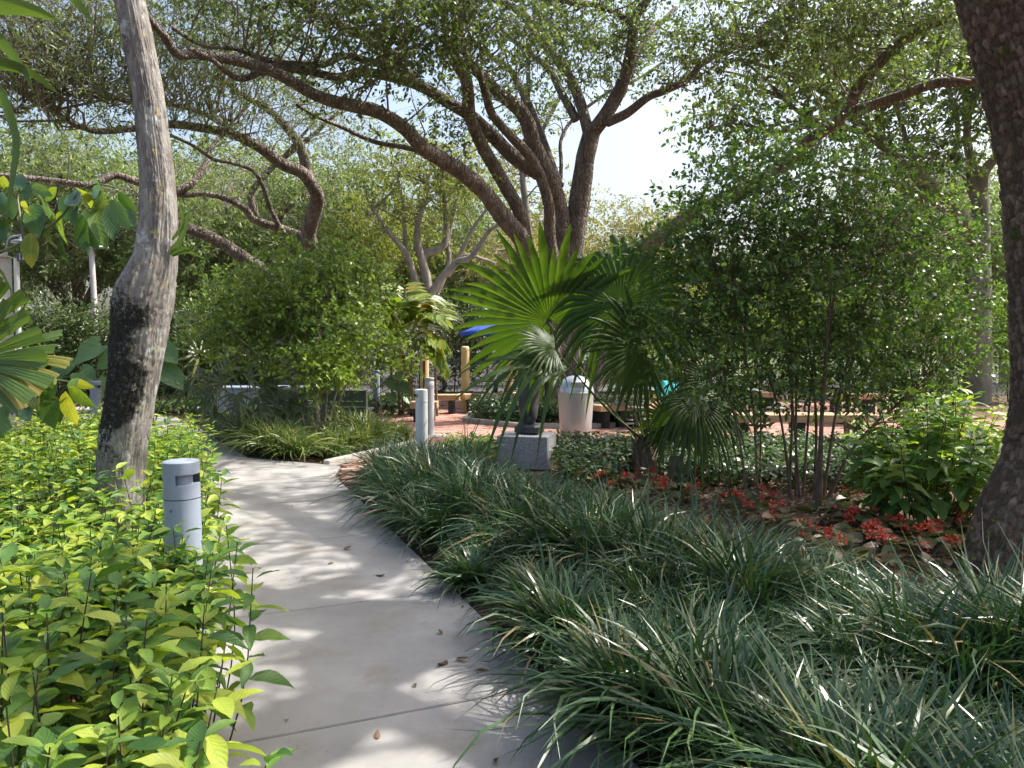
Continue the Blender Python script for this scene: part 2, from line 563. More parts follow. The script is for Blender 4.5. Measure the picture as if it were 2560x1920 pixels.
M['black_metal'] = surf('black_metal', [(.3, (.012, .012, .014)), (.7, (.03, .03, .033))], 8, .5)
M['teal_cloth'] = surf('turquoise_cloth', [(.3, (.02, .28, .33)), (.7, (.04, .40, .45))], 5, .8)
M['blue_canvas'] = surf('blue_canvas', [(.3, (.018, .05, .26)), (.7, (.03, .085, .38))], 4, .75)
M['white_paint'] = surf('white_paint', [(.3, (.66, .66, .65)), (.7, (.78, .78, .77))], 4, .4)
M['pale_blue'] = surf('pale_metal_box', [(.3, (.24, .29, .37)), (.7, (.29, .34, .42))], 4, .45)
M['beige_wall'] = surf('beige_stucco', [(.3, (.55, .51, .46)), (.7, (.63, .59, .54))], 6, .9, .2, .005)
M['pole'] = surf('lamp_pole_concrete', [(.3, (.36, .34, .33)), (.7, (.47, .45, .44))], 4, .8)
M['car_white'] = surf('white_car_paint', [(.3, (.72, .73, .75)), (.7, (.78, .79, .80))], 2, .2, coat=.8)
M['car_silver'] = surf('silver_car_paint', [(.3, (.40, .42, .45)), (.7, (.46, .48, .51))], 2, .25, metal=.5, coat=.8)
M['car_glass'] = surf('car_glass', [(.3, (.02, .025, .03)), (.7, (.04, .045, .05))], 2, .08, spec=.8)
M['rubber'] = surf('tyre_rubber', [(.3, (.015, .015, .016)), (.7, (.03, .03, .03))], 8, .85)
M['yellow_paint'] = surf('yellow_paint', [(.3, (.62, .42, .03)), (.7, (.72, .52, .06))], 5, .5)

# leaves
M['oak'] = leafmat('oak_leaf', [(0, (.055, .09, .034)), (.5, (.11, .155, .062)), (1, (.21, .25, .105))], .48, .4, .5)
M['oak_grey'] = leafmat('grey_oak_leaf', [(0, (.075, .105, .05)), (.5, (.145, .185, .09)), (1, (.26, .29, .15))], .46, .45, .5)
M['oak_right'] = leafmat('dark_oak_leaf', [(0, (.055, .092, .032)), (.5, (.11, .16, .052)), (1, (.21, .26, .085))], .5, .4, .5)
M['far_leaf'] = leafmat('far_leaf', [(0, (.085, .125, .055)), (.5, (.155, .215, .085)), (1, (.28, .34, .14))], .38, .5, .4)
M['far_yellow'] = leafmat('yellowing_leaf', [(0, (.15, .15, .06)), (.5, (.26, .245, .10)), (1, (.40, .36, .15))], .38, .5, .4)
M['far_lime'] = leafmat('lime_leaf', [(0, (.11, .14, .03)), (.5, (.20, .24, .05)), (1, (.33, .35, .09))], .42, .5, .4)
M['myrtle'] = leafmat('myrtle_leaf', [(0, (.075, .13, .03)), (.5, (.165, .25, .05)), (1, (.32, .42, .08))], .4, .42, .5)
M['dark_shrub'] = leafmat('dark_shrub_leaf', [(0, (.042, .09, .027)), (.5, (.09, .165, .046)), (1, (.19, .28, .075))], .45, .36, .5)
M['hedge'] = leafmat('hedge_leaf', [(0, (.03, .055, .02)), (.5, (.06, .10, .033)), (1, (.16, .21, .065))], .3, .35, .6)
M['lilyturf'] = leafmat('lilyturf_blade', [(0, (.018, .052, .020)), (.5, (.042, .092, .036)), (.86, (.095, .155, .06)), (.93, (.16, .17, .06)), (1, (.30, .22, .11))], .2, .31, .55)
M['lilyturf_pale'] = leafmat('pale_lilyturf_blade', [(0, (.04, .075, .022)), (.45, (.10, .155, .04)), (.75, (.21, .25, .07)), (1, (.40, .36, .16))], .25, .38, .6)  # lighter, yellower blades than the other lilyturf
M['lime_shrub'] = leafmat('lime_shrub_leaf', [(0, (.055, .13, .035)), (.3, (.11, .21, .04)), (.62, (.24, .34, .05)), (1, (.42, .46, .075))], .36, .45, .45, per_object=True, veins=.38, blotch=(38., .69, (.20, .13, .04)))
M['lime_shrub_far'] = leafmat('lime_shrub_leaf_joined', [(0, (.055, .13, .035)), (.3, (.11, .21, .04)), (.62, (.24, .34, .05)), (1, (.42, .46, .075))], .36, .45, .45, veins=.4)
M['green_shrub'] = leafmat('green_shrub_leaf', [(0, (.07, .15, .045)), (.5, (.13, .24, .06)), (1, (.28, .36, .08))], .35, .42, .5, per_object=True, veins=.45)
M['big_leaf'] = leafmat('big_hanging_leaf', [(0, (.035, .085, .025)), (.5, (.06, .13, .03)), (.88, (.12, .20, .03)), (1, (.30, .30, .05))], .4, .35, .6, per_object=True, veins=-.5, vfreq=8)
M['strap'] = leafmat('strap_leaf', [(0, (.06, .11, .025)), (1, (.13, .20, .045))], .35, .4, .5, per_object=True)
M['fan'] = leafmat('fan_palm_leaf', [(0, (.022, .052, .011)), (.5, (.042, .088, .017)), (1, (.075, .135, .028))], .42, .42, .4, tcol=(1.8, 1.7, .35))
M['licuala'] = leafmat('broad_fan_leaf', [(0, (.05, .10, .02)), (.6, (.10, .17, .035)), (1, (.17, .25, .05))], .38, .35, .6)
M['licuala_dry'] = leafmat('drying_fan_leaf', [(0, (.12, .15, .03)), (.4, (.27, .25, .07)), (1, (.42, .30, .13))], .38, .45, .4)
M['rhapis'] = leafmat('lady_palm_leaf', [(0, (.03, .055, .018)), (.5, (.07, .10, .03)), (1, (.20, .21, .06))], .3, .38, .6)
M['elephant'] = leafmat('elephant_ear_leaf', [(0, (.04, .10, .032)), (.5, (.075, .15, .045)), (1, (.12, .21, .06))], .33, .38, .6, per_object=True, veins=-.35, vfreq=5)
M['areca'] = leafmat('cane_palm_leaf', [(0, (.08, .14, .025)), (.5, (.18, .25, .04)), (.9, (.34, .37, .06)), (1, (.42, .20, .04))], .4, .38, .6)
M['begonia'] = leafmat('begonia_leaf', [(0, (.06, .085, .03)), (.5, (.13, .115, .05)), (1, (.24, .13, .08))], .3, .4, .5)
M['petal'] = leafmat('red_petal', [(0, (.38, .03, .025)), (.5, (.58, .075, .055)), (1, (.72, .19, .13))], .35, .5, .3, tcol=(1.2, .6, .5))
M['petal_yellow'] = leafmat('yellow_petal', [(0, (.6, .36, .03)), (1, (.75, .5, .06))], .35, .5, .3)
M['cover'] = leafmat('ground_cover_leaf', [(0, (.02, .048, .017)), (.5, (.042, .085, .026)), (1, (.10, .15, .045))], .28, .36, .5)
M['cover_lime'] = leafmat('lime_cover_leaf', [(0, (.14, .24, .03)), (1, (.34, .44, .07))], .35, .4, .5)
M['dead_leaf'] = leafmat('dead_leaf', [(0, (.10, .055, .03)), (.6, (.24, .16, .10)), (1, (.42, .38, .33))], .15, .6, .3, per_object=True)

# ------------------------------------------------------------------ the ground, paths and paving
def sheet(name, x0, x1, y0, y1, z, mat, n=1):
    xs, ys = np.linspace(x0, x1, n + 1), np.linspace(y0, y1, n + 1)
    V = np.array([[x, y, z] for y in ys for x in xs])
    F = [[j * (n + 1) + i, j * (n + 1) + i + 1, (j + 1) * (n + 1) + i + 1, (j + 1) * (n + 1) + i] for j in range(n) for i in range(n)]
    o = obj(name, mesh(name, V, [np.array(F)], smooth=False), mat)
    o['kind'] = 'structure'
    return o

sheet('ground', -250, 250, -60, 440, -0.045, M['mulch'])
sheet('lawn', -200, 200, 46, 430, -0.02, M['lawn'])
sheet('parking_lot', -60, 60, 25.5, 46, -0.03, M['asphalt'])

def edge_x(y):                              # right-hand edge of the concrete path
    return 0.275 - 0.41 * (y - 3.27)

def prism(poly, z0, z1, bev=.006):
    """upright prism over a convex outline with a small chamfer on top"""
    poly = np.array(poly, float)
    k = len(poly)
    c = poly.mean(0)
    ins = c + (poly - c) * (1 - bev / np.linalg.norm(poly - c, axis=1, keepdims=True))
    V = np.vstack([np.c_[poly, np.full(k, z0)], np.c_[poly, np.full(k, z1 - bev)], np.c_[ins, np.full(k, z1)]])
    F4 = [[r * k + i, r * k + (i + 1) % k, (r + 1) * k + (i + 1) % k, (r + 1) * k + i] for r in range(2) for i in range(k)]
    F3 = [[2 * k, 2 * k + i, 2 * k + i + 1] for i in range(1, k - 1)]
    return V, [np.array(F3), np.array(F4)]

path = bpy.data.objects.new('path', None)
COL.objects.link(path)
path['kind'] = 'structure'
path['label'] = 'pale concrete footpath curving away between the planting beds'
LW = np.array([-1.39, -0.57])
ys = [-1.6, -.1, .75, 2.1, 3.47, 4.85, 6.4, 7.9, 9.25]
rows = [(np.array([edge_x(y), y]), np.array([edge_x(y), y]) + LW) for y in ys]
rows += [(np.array([-2.28, 10.02]), np.array([-4.15, 9.35])),
         (np.array([-3.75, 10.75]), np.array([-4.85, 10.15])), (np.array([-4.75, 12.4]), np.array([-6.0, 11.8])), (np.array([-6.0, 14.6]), np.array([-7.3, 13.9])),
         (np.array([-7.4, 16.8]), np.array([-8.8, 16.0])), (np.array([-9.0, 18.6]), np.array([-10.3, 17.6])), (np.array([-11.2, 20.2]), np.array([-12.2, 19.0]))]
gap = 0.007
bed = MB()
for (r0, l0), (r1, l1) in zip(rows[:-1], rows[1:]):
    d0, d1 = nrm(r1 - r0) * gap, nrm(l1 - l0) * gap
    V, F = prism([r0 + d0, r1 - d0, l1 - d1, l0 + d1], -0.06, 0.0)
    obj('slab', mesh('slab', V, F, smooth=False), M['concrete'], path)
    bed.add([[*r0, -.02], [*r1, -.02], [*l1, -.02], [*l0, -.02]], [np.array([[0, 1, 2, 3]])])
bed.obj('joint_filling', M['joint'], path)

PLANTER = np.array([1.0, 16.7])
def is_brick(x, y):
    lo = np.interp(y, [8.85, 9.25, 10.02, 10.2, 12.3, 12.6], [-1.95, -2.08, -2.16, -2.2, -1.5, -1.5])
    hi = np.interp(y, [8.85, 9.1, 11.0, 12.6], [-1.8, -1.45, -1.0, -.5])
    strip = (y > 8.85) & (y < 12.6) & (x > lo) & (x < hi)
    plaza = (y > 12.35) & (y < 23.5) & (x > -3.75 + np.maximum(0, 15.6 - y) * .62) & (x < 10.5)
    ring = np.hypot(x - PLANTER[0], y - PLANTER[1]) > 2.08
    return (strip | plaza) & ring

plaza = bpy.data.objects.new('plaza_pavement', None)
COL.objects.link(plaza)
plaza['kind'] = 'structure'
plaza['label'] = 'pinkish red brick paving of the small plaza'
sheet('paving_bed', -3.9, 10.6, 12.2, 23.6, -0.030, M['joint']).parent = plaza
_pb = mesh('paving_bed', np.array([[-2.12, 8.8, -.03], [-1.4, 8.8, -.03], [-.4, 12.2, -.03], [-1.7, 12.2, -.03], [-2.3, 10.1, -.03]]), [np.array([[0, 1, 2], [0, 2, 3], [0, 3, 4]])], smooth=False)
obj('paving_bed', _pb, M['joint'], plaza)
bl, bw = .225, .1125
ca, sa = math.cos(R(28)), math.sin(R(28))
cells = []
for j in range(-160, 230):
    for i in range(-80, 120):
        px_, py_ = (i + .5 * (j % 2)) * bl, j * bw
        x, y = px_ * ca - py_ * sa + 1, px_ * sa + py_ * ca + 14
        if 8.7 < y < 23.6 and -4.2 < x < 10.6:
            cells.append((x, y))
cells = np.array(cells)
cells = cells[is_brick(cells[:, 0], cells[:, 1])]
brick_me = MB().box((0, 0, 0), (bl / 2 - .004, bw / 2 - .004, .03), 0, .5, .004).mesh('brick', False)
brick_me.materials.append(M['brick'])
uu = CX + F_PX * cells[:, 0] / cells[:, 1]
score = np.where((uu > 820) & (uu < 1230), cells[:, 1], cells[:, 1] + 30)
order = np.argsort(score)
rest = MB()
bt = MB().box((0, 0, 0), (bl / 2 - .004, bw / 2 - .004, .03), 0, .5, .004)
bt = MB().box((0, 0, 0), (bl / 2 - .005, bw / 2 - .005, .03), 0, .5)
bV, bF = np.concatenate(bt.V), [np.concatenate(bt.F4)[1:]]
for q, k in enumerate(order):
    x, y = cells[k]
    z = -.03 + .0035 * (hash1(int(k)) - .5)
    if q < 300:
        o = obj('brick', brick_me, None, plaza)
        o.location = (x, y, z)
        o.rotation_euler = (0, 0, R(28))
    else:
        V = np.c_[bV[:, 0] * ca - bV[:, 1] * sa + x, bV[:, 0] * sa + bV[:, 1] * ca + y, bV[:, 2] + z]
        rest.add(V, bF, .5 + 1.0 * (hash1(int(k) + 5000) - .5))
rest.obj('far_bricks', M['brick'], plaza, smooth=False, kind='stuff')

# eight-sided kerb round the oak's planter
kerb = bpy.data.objects.new('planter_kerb', None)
COL.objects.link(kerb)
kerb['label'] = 'low eight-sided concrete kerb round the oak planter in the plaza'
kerb['category'] = 'kerb'
for k in range(8):
    a0, a1 = R(22.5 + 45 * k + .25), R(22.5 + 45 * k + 44.75)
    pts = [PLANTER + r * np.array([math.cos(a), math.sin(a)]) for r, a in ((2.0, a0), (2.16, a0), (2.16, a1), (2.0, a1))]
    V, F = prism(pts, -.04, .09, .012)
    obj('kerb_stone', mesh('kerb_stone', V, F, smooth=False), M['curb'], kerb)

# ------------------------------------------------------------------ trees
def limb(px, Y0, Y1, w0, w1, base=None):
    n = len(px)
    pts = [P(u, v, Y0 + (Y1 - Y0) * k / (n - 1)) for k, (u, v) in enumerate(px)]
    rad = [.88 * (w0 + (w1 - w0) * (k / (n - 1)) ** .9) / 2 / F_PX * (Y0 + (Y1 - Y0) * k / (n - 1)) for k in range(n)]
    if base is not None:
        b = np.atleast_2d(np.array(base, float))
        pts = list(b) + pts
        rad = [rad[0] * 1.3] * len(b) + rad
    return np.array(pts), np.array(rad)

def add_limbs(t, limbs, mat, ns=10, wob=.12, first='trunk', rest='limb'):
    S_ = []
    for k, (p, r) in enumerate(limbs):
        q = max(.05, float(r.mean()) * .55)
        mb = MB().tube(p, r, ns if r.max() > .06 else 6, wob=wob, wf=2.2, res=q)
        place(mb.obj(first if k == 0 else rest, mat), t)
        S_.append(catmull(p, max(4, int(np.linalg.norm(np.diff(p, axis=0), axis=1).sum() / .25))))
    return np.concatenate(S_)

T_SMALL = T_rhomb()
T_LONG = T_rhomb(.3, .04, -.1)
T_MID = dict(V=np.array([[0, 0, 0], [-.22, .3, .03], [.22, .3, .03], [-.21, .66, -.01], [.21, .66, -.01], [0, 1, -.12]], float), F=[np.array([[0, 2, 1], [3, 4, 5]]), np.array([[1, 2, 4, 3]])],
             U=np.array([[0, 0], [-1, .3], [1, .3], [-1, .66], [1, .66], [0, 1]], float))

def lit_mask(x, y):
    return fbm(np.stack([x * .9 + 3, y * .55 + 7, 0 * x], -1), 31, 3)

def crown(t, blobs, mat, leaf=.085, limbs=None, tmpl=None, twig_mat=None, twig_r=.014, clump=.34, droop=.25, name='crown', sun_holes=None, m=8, twigs=True, kindtw='stuff', flat=.7, keep=None, upbias=.7):
    """leaf clumps in ellipsoids; blobs: centre, radii, cover"""
    tmpl = tmpl or T_SMALL
    lm, tw = MB(), MB()
    larea = .5 * .42 * leaf * leaf * .55
    for c, r, cov in blobs:
        c, r = np.asarray(c, float), np.asarray(r, float)
        nl = int(cov * math.pi * r[0] * r[2] / larea)
        nsp = max(3, nl // m)
        ncl = max(2, nsp // 13)
        d = rdir(ncl)
        cc = c + d * (rng.random((ncl, 1)) ** .42) * r
        if keep is not None:
            cc = cc[keep(cc)]
        if sun_holes is not None and len(cc):
            s = cc - S * ((cc[:, 2:3] - .4) / S[2])
            cc = cc[~sun_holes(s[:, 0], s[:, 1])]
        if not len(cc):
            continue
        ct = rng.random(len(cc))
        reps = rng.integers(8, 19, len(cc))
        ci = np.repeat(np.arange(len(cc)), reps)
        n = len(ci)
        off = rng.normal(size=(n, 3)) * clump * np.array([1, 1, flat])
        sp = cc[ci] + off
        sd = nrm(off + rdir(n) * clump * .8 + np.array([0, 0, -droop * clump]))
        L = leaf * m * .42
        k = np.tile(np.arange(m), n)
        si = np.repeat(np.arange(n), m)
        f = (k + rng.random(n * m)) / m
        lp = sp[si] + sd[si] * (f * L)[:, None]
        side = nrm(np.cross(sd[si], rdir(n * m)))
        ld = nrm(sd[si] * .55 + side * .9 + np.array([0, 0, -droop]))
        nn = nrm(rdir(n * m) + np.array([0, 0, upbias]))
        tint = np.clip(.18 + .4 * ct[ci][si] + .5 * (rng.random(n * m) - .25), 0, 1)
        scatter(lm, tmpl, lp, ld, nn, leaf * rng.uniform(.7, 1.25, n * m), tint)
        if twigs:
            # sprig stems
            pick = np.arange(n)
            V0, V1 = sp[pick], sp[pick] + sd[pick] * L
            stick(tw, V0 * .4 + cc[ci[pick]] * .6, V1, twig_r * .22)
            if limbs is not None:
                for q in range(len(cc)):
                    dd = np.linalg.norm(limbs - cc[q], axis=1) + .6 * np.maximum(0, limbs[:, 2] - cc[q][2])
                    near_i = np.argsort(dd)[:9]
                    b = limbs[near_i[rng.integers(len(near_i))]]
                    dist = np.linalg.norm(b - cc[q])
                    if dist < .15 or dist > 4.5:
                        continue
                    m1 = b * .67 + cc[q] * .33 + rng.normal(size=3) * dist * .12
                    m2 = b * .3 + cc[q] * .7 + rng.normal(size=3) * dist * .12 + np.array([0, 0, .05 * dist])
                    pts = catmull([b, m1, m2, cc[q]], 7)
                    tw.tube(pts, np.linspace(twig_r * (1 + .3 * dist), twig_r * .4, 7), 4, cap=False)
    o = place(lm.obj(name, mat, smooth=False), t)
    if twigs and tw.n:
        place(tw.obj('twigs', twig_mat or M['twig'], kind='stuff'), t)
    return o

def stick(mb, A, B, r):
    """three-sided straight sticks from A to B"""
    n = len(A)
    d = nrm(B - A)
    x = nrm(np.cross(d, rdir(n)))
    y = np.cross(d, x)
    V = []
    for k in range(3):
        o = (x * math.cos(2.094 * k) + y * math.sin(2.094 * k))
        V += [A + o * r, B + o * r * .5]
    V = np.stack(V, 1)
    F = np.array([[0, 2, 3, 1], [2, 4, 5, 3], [4, 0, 1, 5]])
    mb.add(V.reshape(-1, 3), [(F[None] + (np.arange(n) * 6)[:, None, None]).reshape(-1, 4)], .5)

def B(u, v, Y, ru, rv, ry, cov):
    """crown blob from where it is seen: pixel centre, distance, pixel half sizes, half depth in metres"""
    return P(u, v, Y), (ru / F_PX * Y, ry, rv / F_PX * Y), cov

TARGETS = np.array([[-3.1, 11.8, 1.3, .85], [-2.6, 10.8, .3, .7], [.5, 9.2, 1.9, .8], [1.3, 8.9, 2.2, .7], [-2.2, 13.2, .6, .7], [-4.0, 12.5, 2.6, .7], [-1.3, 16, 0, .9], [-2.5, 9.4, 0, .6]])
def sun_gaps(c):
    k = np.ones(len(c), bool)
    for tx, ty, tz, tr_ in TARGETS:
        s = c - S * ((c[:, 2:3] - tz) / S[2])
        k &= ~((np.hypot(s[:, 0] - tx, s[:, 1] - ty) < tr_) & (c[:, 2] > tz + 2.2) & (rng.random(len(c)) < .8))
    return k
# the oak in the round planter
oak_base = np.array([.85, 16.6, -.03])
oak = thing('oak_tree', 'large multi-stemmed oak rising from the round kerbed planter, limbs arching over the path', 'tree', tuple(oak_base))
bA, bB, bC, bG, bH = [oak_base + np.array(q) for q in ((.30, .15, 0), (.05, .1, 0), (.0, -.3, 0), (-.3, -.15, 0), (.55, -.05, 0))]
OL = [
    limb([(1424, 700), (1445, 533), (1457, 451), (1465, 390), (1479, 330)], 16.6, 16.2, 64, 50, bA),
    limb([(1481, 332), (1514, 287), (1547, 230), (1567, 176), (1580, 102), (1588, 45), (1621, -8), (1650, -90)], 16.2, 15, 42, 22),
    limb([(1518, 306), (1567, 283), (1621, 242), (1660, 228), (1721, 197), (1762, 152), (1844, 115), (1926, 57), (1980, 8), (2030, -50)], 16, 12.5, 27, 11),
    limb([(1472, 335), (1453, 266), (1432, 209), (1399, 156), (1358, 111), (1313, 41), (1260, 8), (1198, -20)], 16.2, 16.6, 34, 20),
    limb([(1440, 300), (1403, 230), (1371, 172), (1321, 131), (1285, 102), (1240, 60)], 16.3, 17.2, 26, 11),
    limb([(1575, 190), (1600, 123), (1625, 82), (1655, 55), (1690, 20)], 15.9, 17, 20, 12),
    limb([(1580, 55), (1526, 25), (1465, 8), (1383, 0), (1300, -15)], 15.3, 13.8, 19, 10),
    limb([(1399, 490), (1403, 410), (1403, 349), (1436, 295), (1522, 230), (1588, 201), (1662, 152)], 16.8, 18.2, 14, 6),
    limb([(1408, 690), (1395, 533), (1379, 463), (1338, 369), (1309, 287), (1244, 230), (1198, 185), (1150, 150), (1090, 120)], 16.6, 14.2, 66, 18, bB),
    limb([(1397, 470), (1350, 336), (1321, 262), (1293, 205), (1272, 172), (1219, 135), (1170, 90)], 16.4, 16.8, 30, 11),
    limb([(1319, 280), (1321, 205), (1321, 164), (1338, 8), (1350, -60)], 16.6, 17, 15, 10),
    limb([(1388, 720), (1387, 672), (1375, 594), (1371, 512), (1346, 430), (1313, 377), (1276, 340), (1231, 287), (1215, 238), (1198, 185), (1174, 150), (1130, 80)], 16.2, 13.4, 38, 18, bC),
    limb([(1346, 434), (1280, 389), (1227, 336), (1178, 291), (1112, 250), (1047, 213), (981, 193), (903, 180), (846, 193), (758, 176), (676, 172), (607, 197), (566, 180), (529, 148), (470, 120)], 15.6, 10.6, 42, 12),
    limb([(1050, 214), (998, 168), (932, 156), (862, 140), (800, 162), (676, 152), (594, 123), (504, 111), (430, 70)], 13.9, 11, 26, 10),
    limb([(1005, 172), (973, 131), (912, 94), (850, 62), (800, 40), (750, 8), (690, -40)], 13.6, 11.5, 27, 17),
    limb([(1326, 720), (1326, 672), (1313, 594), (1297, 525), (1260, 459), (1227, 402), (1198, 349), (1174, 287), (1170, 230), (1162, 193), (1137, 144), (1137, 82), (1153, 41), (1153, -20)], 16.0, 12.6, 42, 30, bG),
    limb([(1338, 720), (1318, 640), (1301, 594), (1260, 545), (1211, 480), (1153, 430), (1096, 394), (1055, 369), (1014, 324), (952, 283), (891, 266), (799, 242), (717, 197), (656, 168), (574, 148), (492, 135), (443, 135), (410, 90), (377, 53), (340, 0)], 15.9, 9.6, 56, 21, bG + np.array([-.1, -.15, 0])),
    limb([(1080, 385), (1014, 369), (932, 353), (850, 316), (799, 295), (740, 262)], 14.3, 12.8, 17, 8),
    limb([(1116, 130), (1112, 60), (1108, -20)], 13.9, 13.4, 20, 17),
    limb([(1560, 660), (1596, 627), (1742, 529), (1857, 480), (1963, 410), (2017, 357), (2074, 316), (2123, 271), (2144, 221), (2193, 164), (2254, 102), (2324, 62), (2394, 37), (2480, 0)], 16.3, 11.5, 46, 24, np.array([oak_base + [.55, 0, 0], oak_base + [1.1, -.05, 1.5]])),
    limb([(2112, 285), (2172, 266), (2254, 238), (2336, 209), (2398, 205), (2451, 201), (2540, 190)], 13.4, 12.0, 32, 24),
]
oakL = add_limbs(oak, OL, M['bark_oak'], 12)
crown(oak, [
    B(650, -40, 12, 220, 110, 1.5, .9), B(860, 20, 11.5, 180, 90, 1.3, 1.1), B(1040, 70, 11.8, 150, 100, 1.2, 1.5), B(1210, 70, 12.5, 150, 105, 1.3, 1.5),
    B(960, 150, 12, 140, 55, 1.2, .7), B(1380, 60, 14.5, 140, 105, 1.6, 1.1), B(1500, 140, 16.5, 110, 90, 1.5, .9), B(1640, 60, 15, 130, 95, 1.6, 1.2),
    B(1730, 150, 13.6, 80, 60, 1.2, 1.2), B(1450, -70, 13.5, 260, 90, 2, .6), B(1060, 300, 14.5, 110, 80, 1.2, .55), B(900, 215, 13, 130, 60, 1.2, .45),
    B(1120, -60, 12, 240, 80, 1.6, .6), B(1340, 260, 17.5, 90, 90, 1.2, .45), B(1180, 190, 15.5, 120, 60, 1.2, .5), B(700, 130, 12, 150, 60, 1.3, .6),
    B(1860, 70, 13, 160, 100, 1.6, 1.2), B(2060, 40, 12.5, 160, 110, 1.6, 1.2), B(2270, 60, 12, 140, 100, 1.5, 1.1), B(1130, 395, 14.6, 60, 40, .6, .7),
], M['oak'], .082, oakL, tmpl=T_MID, twig_mat=M['twig'], keep=sun_gaps, clump=.3, twig_r=.012)

# the crooked oak beyond the myrtle
lo_base = np.array([-4.55, 17.0, -.03])
loak = thing('oak_tree', 'crooked dark oak with a bent trunk behind the light green myrtle', 'tree', tuple(lo_base))
LL = [
    limb([(768, 690), (779, 631), (771, 582), (791, 512), (791, 484), (758, 434), (705, 410), (656, 373), (594, 340), (525, 324), (430, 311), (328, 322), (266, 328), (221, 324), (156, 295), (119, 266), (60, 240)], 17, 12, 50, 8, np.array([lo_base, lo_base + [.05, 0, 1.6]])),
    limb([(775, 460), (754, 377), (730, 336), (676, 279), (615, 242), (574, 213), (500, 170)], 16.3, 15, 33, 9),
    limb([(640, 540), (627, 492), (656, 443), (717, 389), (779, 340), (820, 303), (870, 260)], 18, 17, 20, 9),
    limb([(655, 450), (700, 400), (745, 350), (790, 300)], 17.5, 16.6, 12, 7),
    limb([(765, 595), (697, 570), (635, 549), (615, 525), (574, 500), (512, 484), (451, 488), (380, 470)], 16.9, 15.5, 26, 13),
    limb([(697, 565), (672, 512), (656, 463), (631, 426), (574, 406), (533, 398), (484, 365), (422, 336), (360, 310)], 16.6, 14.6, 15, 8),
    limb([(700, 760), (676, 707), (648, 672), (615, 648), (553, 607), (492, 578), (447, 566), (380, 545)], 16.8, 14.5, 42, 30, lo_base + np.array([-.25, -.1, .3])),
    limb([(430, 470), (344, 455), (287, 439), (225, 463), (123, 451), (33, 443), (-60, 430)], 15.4, 13.5, 24, 17),
    limb([(440, 480), (484, 455), (512, 414), (529, 369), (560, 330)], 15.6, 16.4, 24, 10),
    limb([(328, 256), (246, 242), (143, 230), (40, 200)], 13, 12.2, 10, 6),
    limb([(600, 345), (520, 290), (430, 262), (330, 250)], 14.7, 13, 16, 8),
]
lL = add_limbs(loak, LL, M['bark_oak'], 10)
crown(loak, [
    B(90, 110, 11, 180, 120, 1.6, 1.35), B(250, 60, 11.5, 160, 110, 1.6, 1.3), B(150, 200, 12, 170, 80, 1.4, .9), B(420, 40, 12, 150, 90, 1.5, 1.2),
    B(480, 210, 13, 140, 70, 1.4, 1.1), B(600, 60, 13.5, 150, 90, 1.5, 1.4), B(600, 290, 14.5, 130, 55, 1.2, .9), B(330, 230, 12.5, 110, 60, 1.2, 1.0),
    B(60, 260, 12.5, 120, 60, 1.3, .9), B(-80, 60, 10, 160, 180, 1.8, 1.5), B(740, 230, 15.5, 120, 70, 1.4, 1.0), B(560, 440, 16.5, 120, 60, 1.2, .6),
    B(180, -90, 11, 300, 90, 2, .6), B(850, 330, 17, 100, 60, 1.3, .8), B(500, 130, 14, 160, 60, 1.4, 1.1),
], M['oak_grey'], .085, lL, tmpl=T_LONG, twig_mat=M['twig_pale'], twig_r=.010, clump=.42)

# the grey-barked oak on the right, beyond the plaza
ro_base = np.array([13.2, 21.5, -.03])
roak = thing('oak_tree', 'pale grey forked oak seen beside the rough near trunk', 'tree', tuple(ro_base))
RL = [
    limb([(2451, 680), (2451, 640), (2451, 545), (2451, 484)], 21.5, 21.4, 56, 46, ro_base),
    limb([(2445, 500), (2431, 410), (2418, 349), (2420, 250), (2400, 150)], 21.4, 21, 30, 16),
    limb([(2455, 490), (2462, 430), (2496, 390), (2560, 340)], 21.4, 20.5, 32, 22),
    limb([(2440, 505), (2410, 430), (2390, 390), (2394, 308), (2370, 220)], 21.4, 22, 24, 12),
    limb([(2440, 600), (2398, 537), (2336, 471), (2254, 410), (2213, 357), (2152, 312), (2062, 230), (2008, 205), (1939, 176), (1870, 150)], 21.5, 18, 46, 10),
    limb([(2430, 570), (2390, 537), (2300, 492), (2193, 443), (2100, 420)], 21.5, 20, 32, 14),
    limb([(2160, 320), (2070, 320), (2008, 287), (1955, 242), (1922, 205), (1865, 156)], 19.6, 18.4, 17, 8),
    limb([(1955, 246), (1906, 221), (1857, 189), (1775, 172)], 18.9, 18.2, 10, 6),
    limb([(2240, 400), (2160, 340), (2060, 310), (1950, 330), (1850, 310), (1770, 320)], 20.4, 18.6, 14, 6),
    limb([(2300, 470), (2260, 330), (2230, 220), (2250, 110)], 21, 20, 16, 8),
]
rL = add_limbs(roak, RL, M['bark_green'], 10)
crown(roak, [
    B(1785, 300, 18.5, 58, 48, 1.0, 1.3), B(1860, 250, 18.5, 90, 70, 1.3, 1.2), B(1960, 330, 18.5, 130, 60, 1.3, 1.0), B(2080, 200, 18, 140, 90, 1.6, 1.2),
    B(2250, 200, 19, 120, 120, 1.6, 1.2), B(2380, 130, 20, 110, 130, 1.6, 1.2), B(2150, 400, 19.5, 130, 70, 1.4, .9), B(2330, 350, 20.5, 110, 80, 1.4, 1.0),
    B(2480, 250, 20.5, 90, 120, 1.4, 1.0), B(2120, 90, 18, 160, 70, 1.6, 1.0), B(1950, 120, 18, 100, 60, 1.3, .9), B(2530, 80, 20, 120, 140, 1.6, 1.1), B(2250, 470, 21, 150, 60, 1.2, .8),
], M['oak_right'], .14, rL, tmpl=T_MID, twig_mat=M['twig_pale'], twig_r=.02, clump=.42)

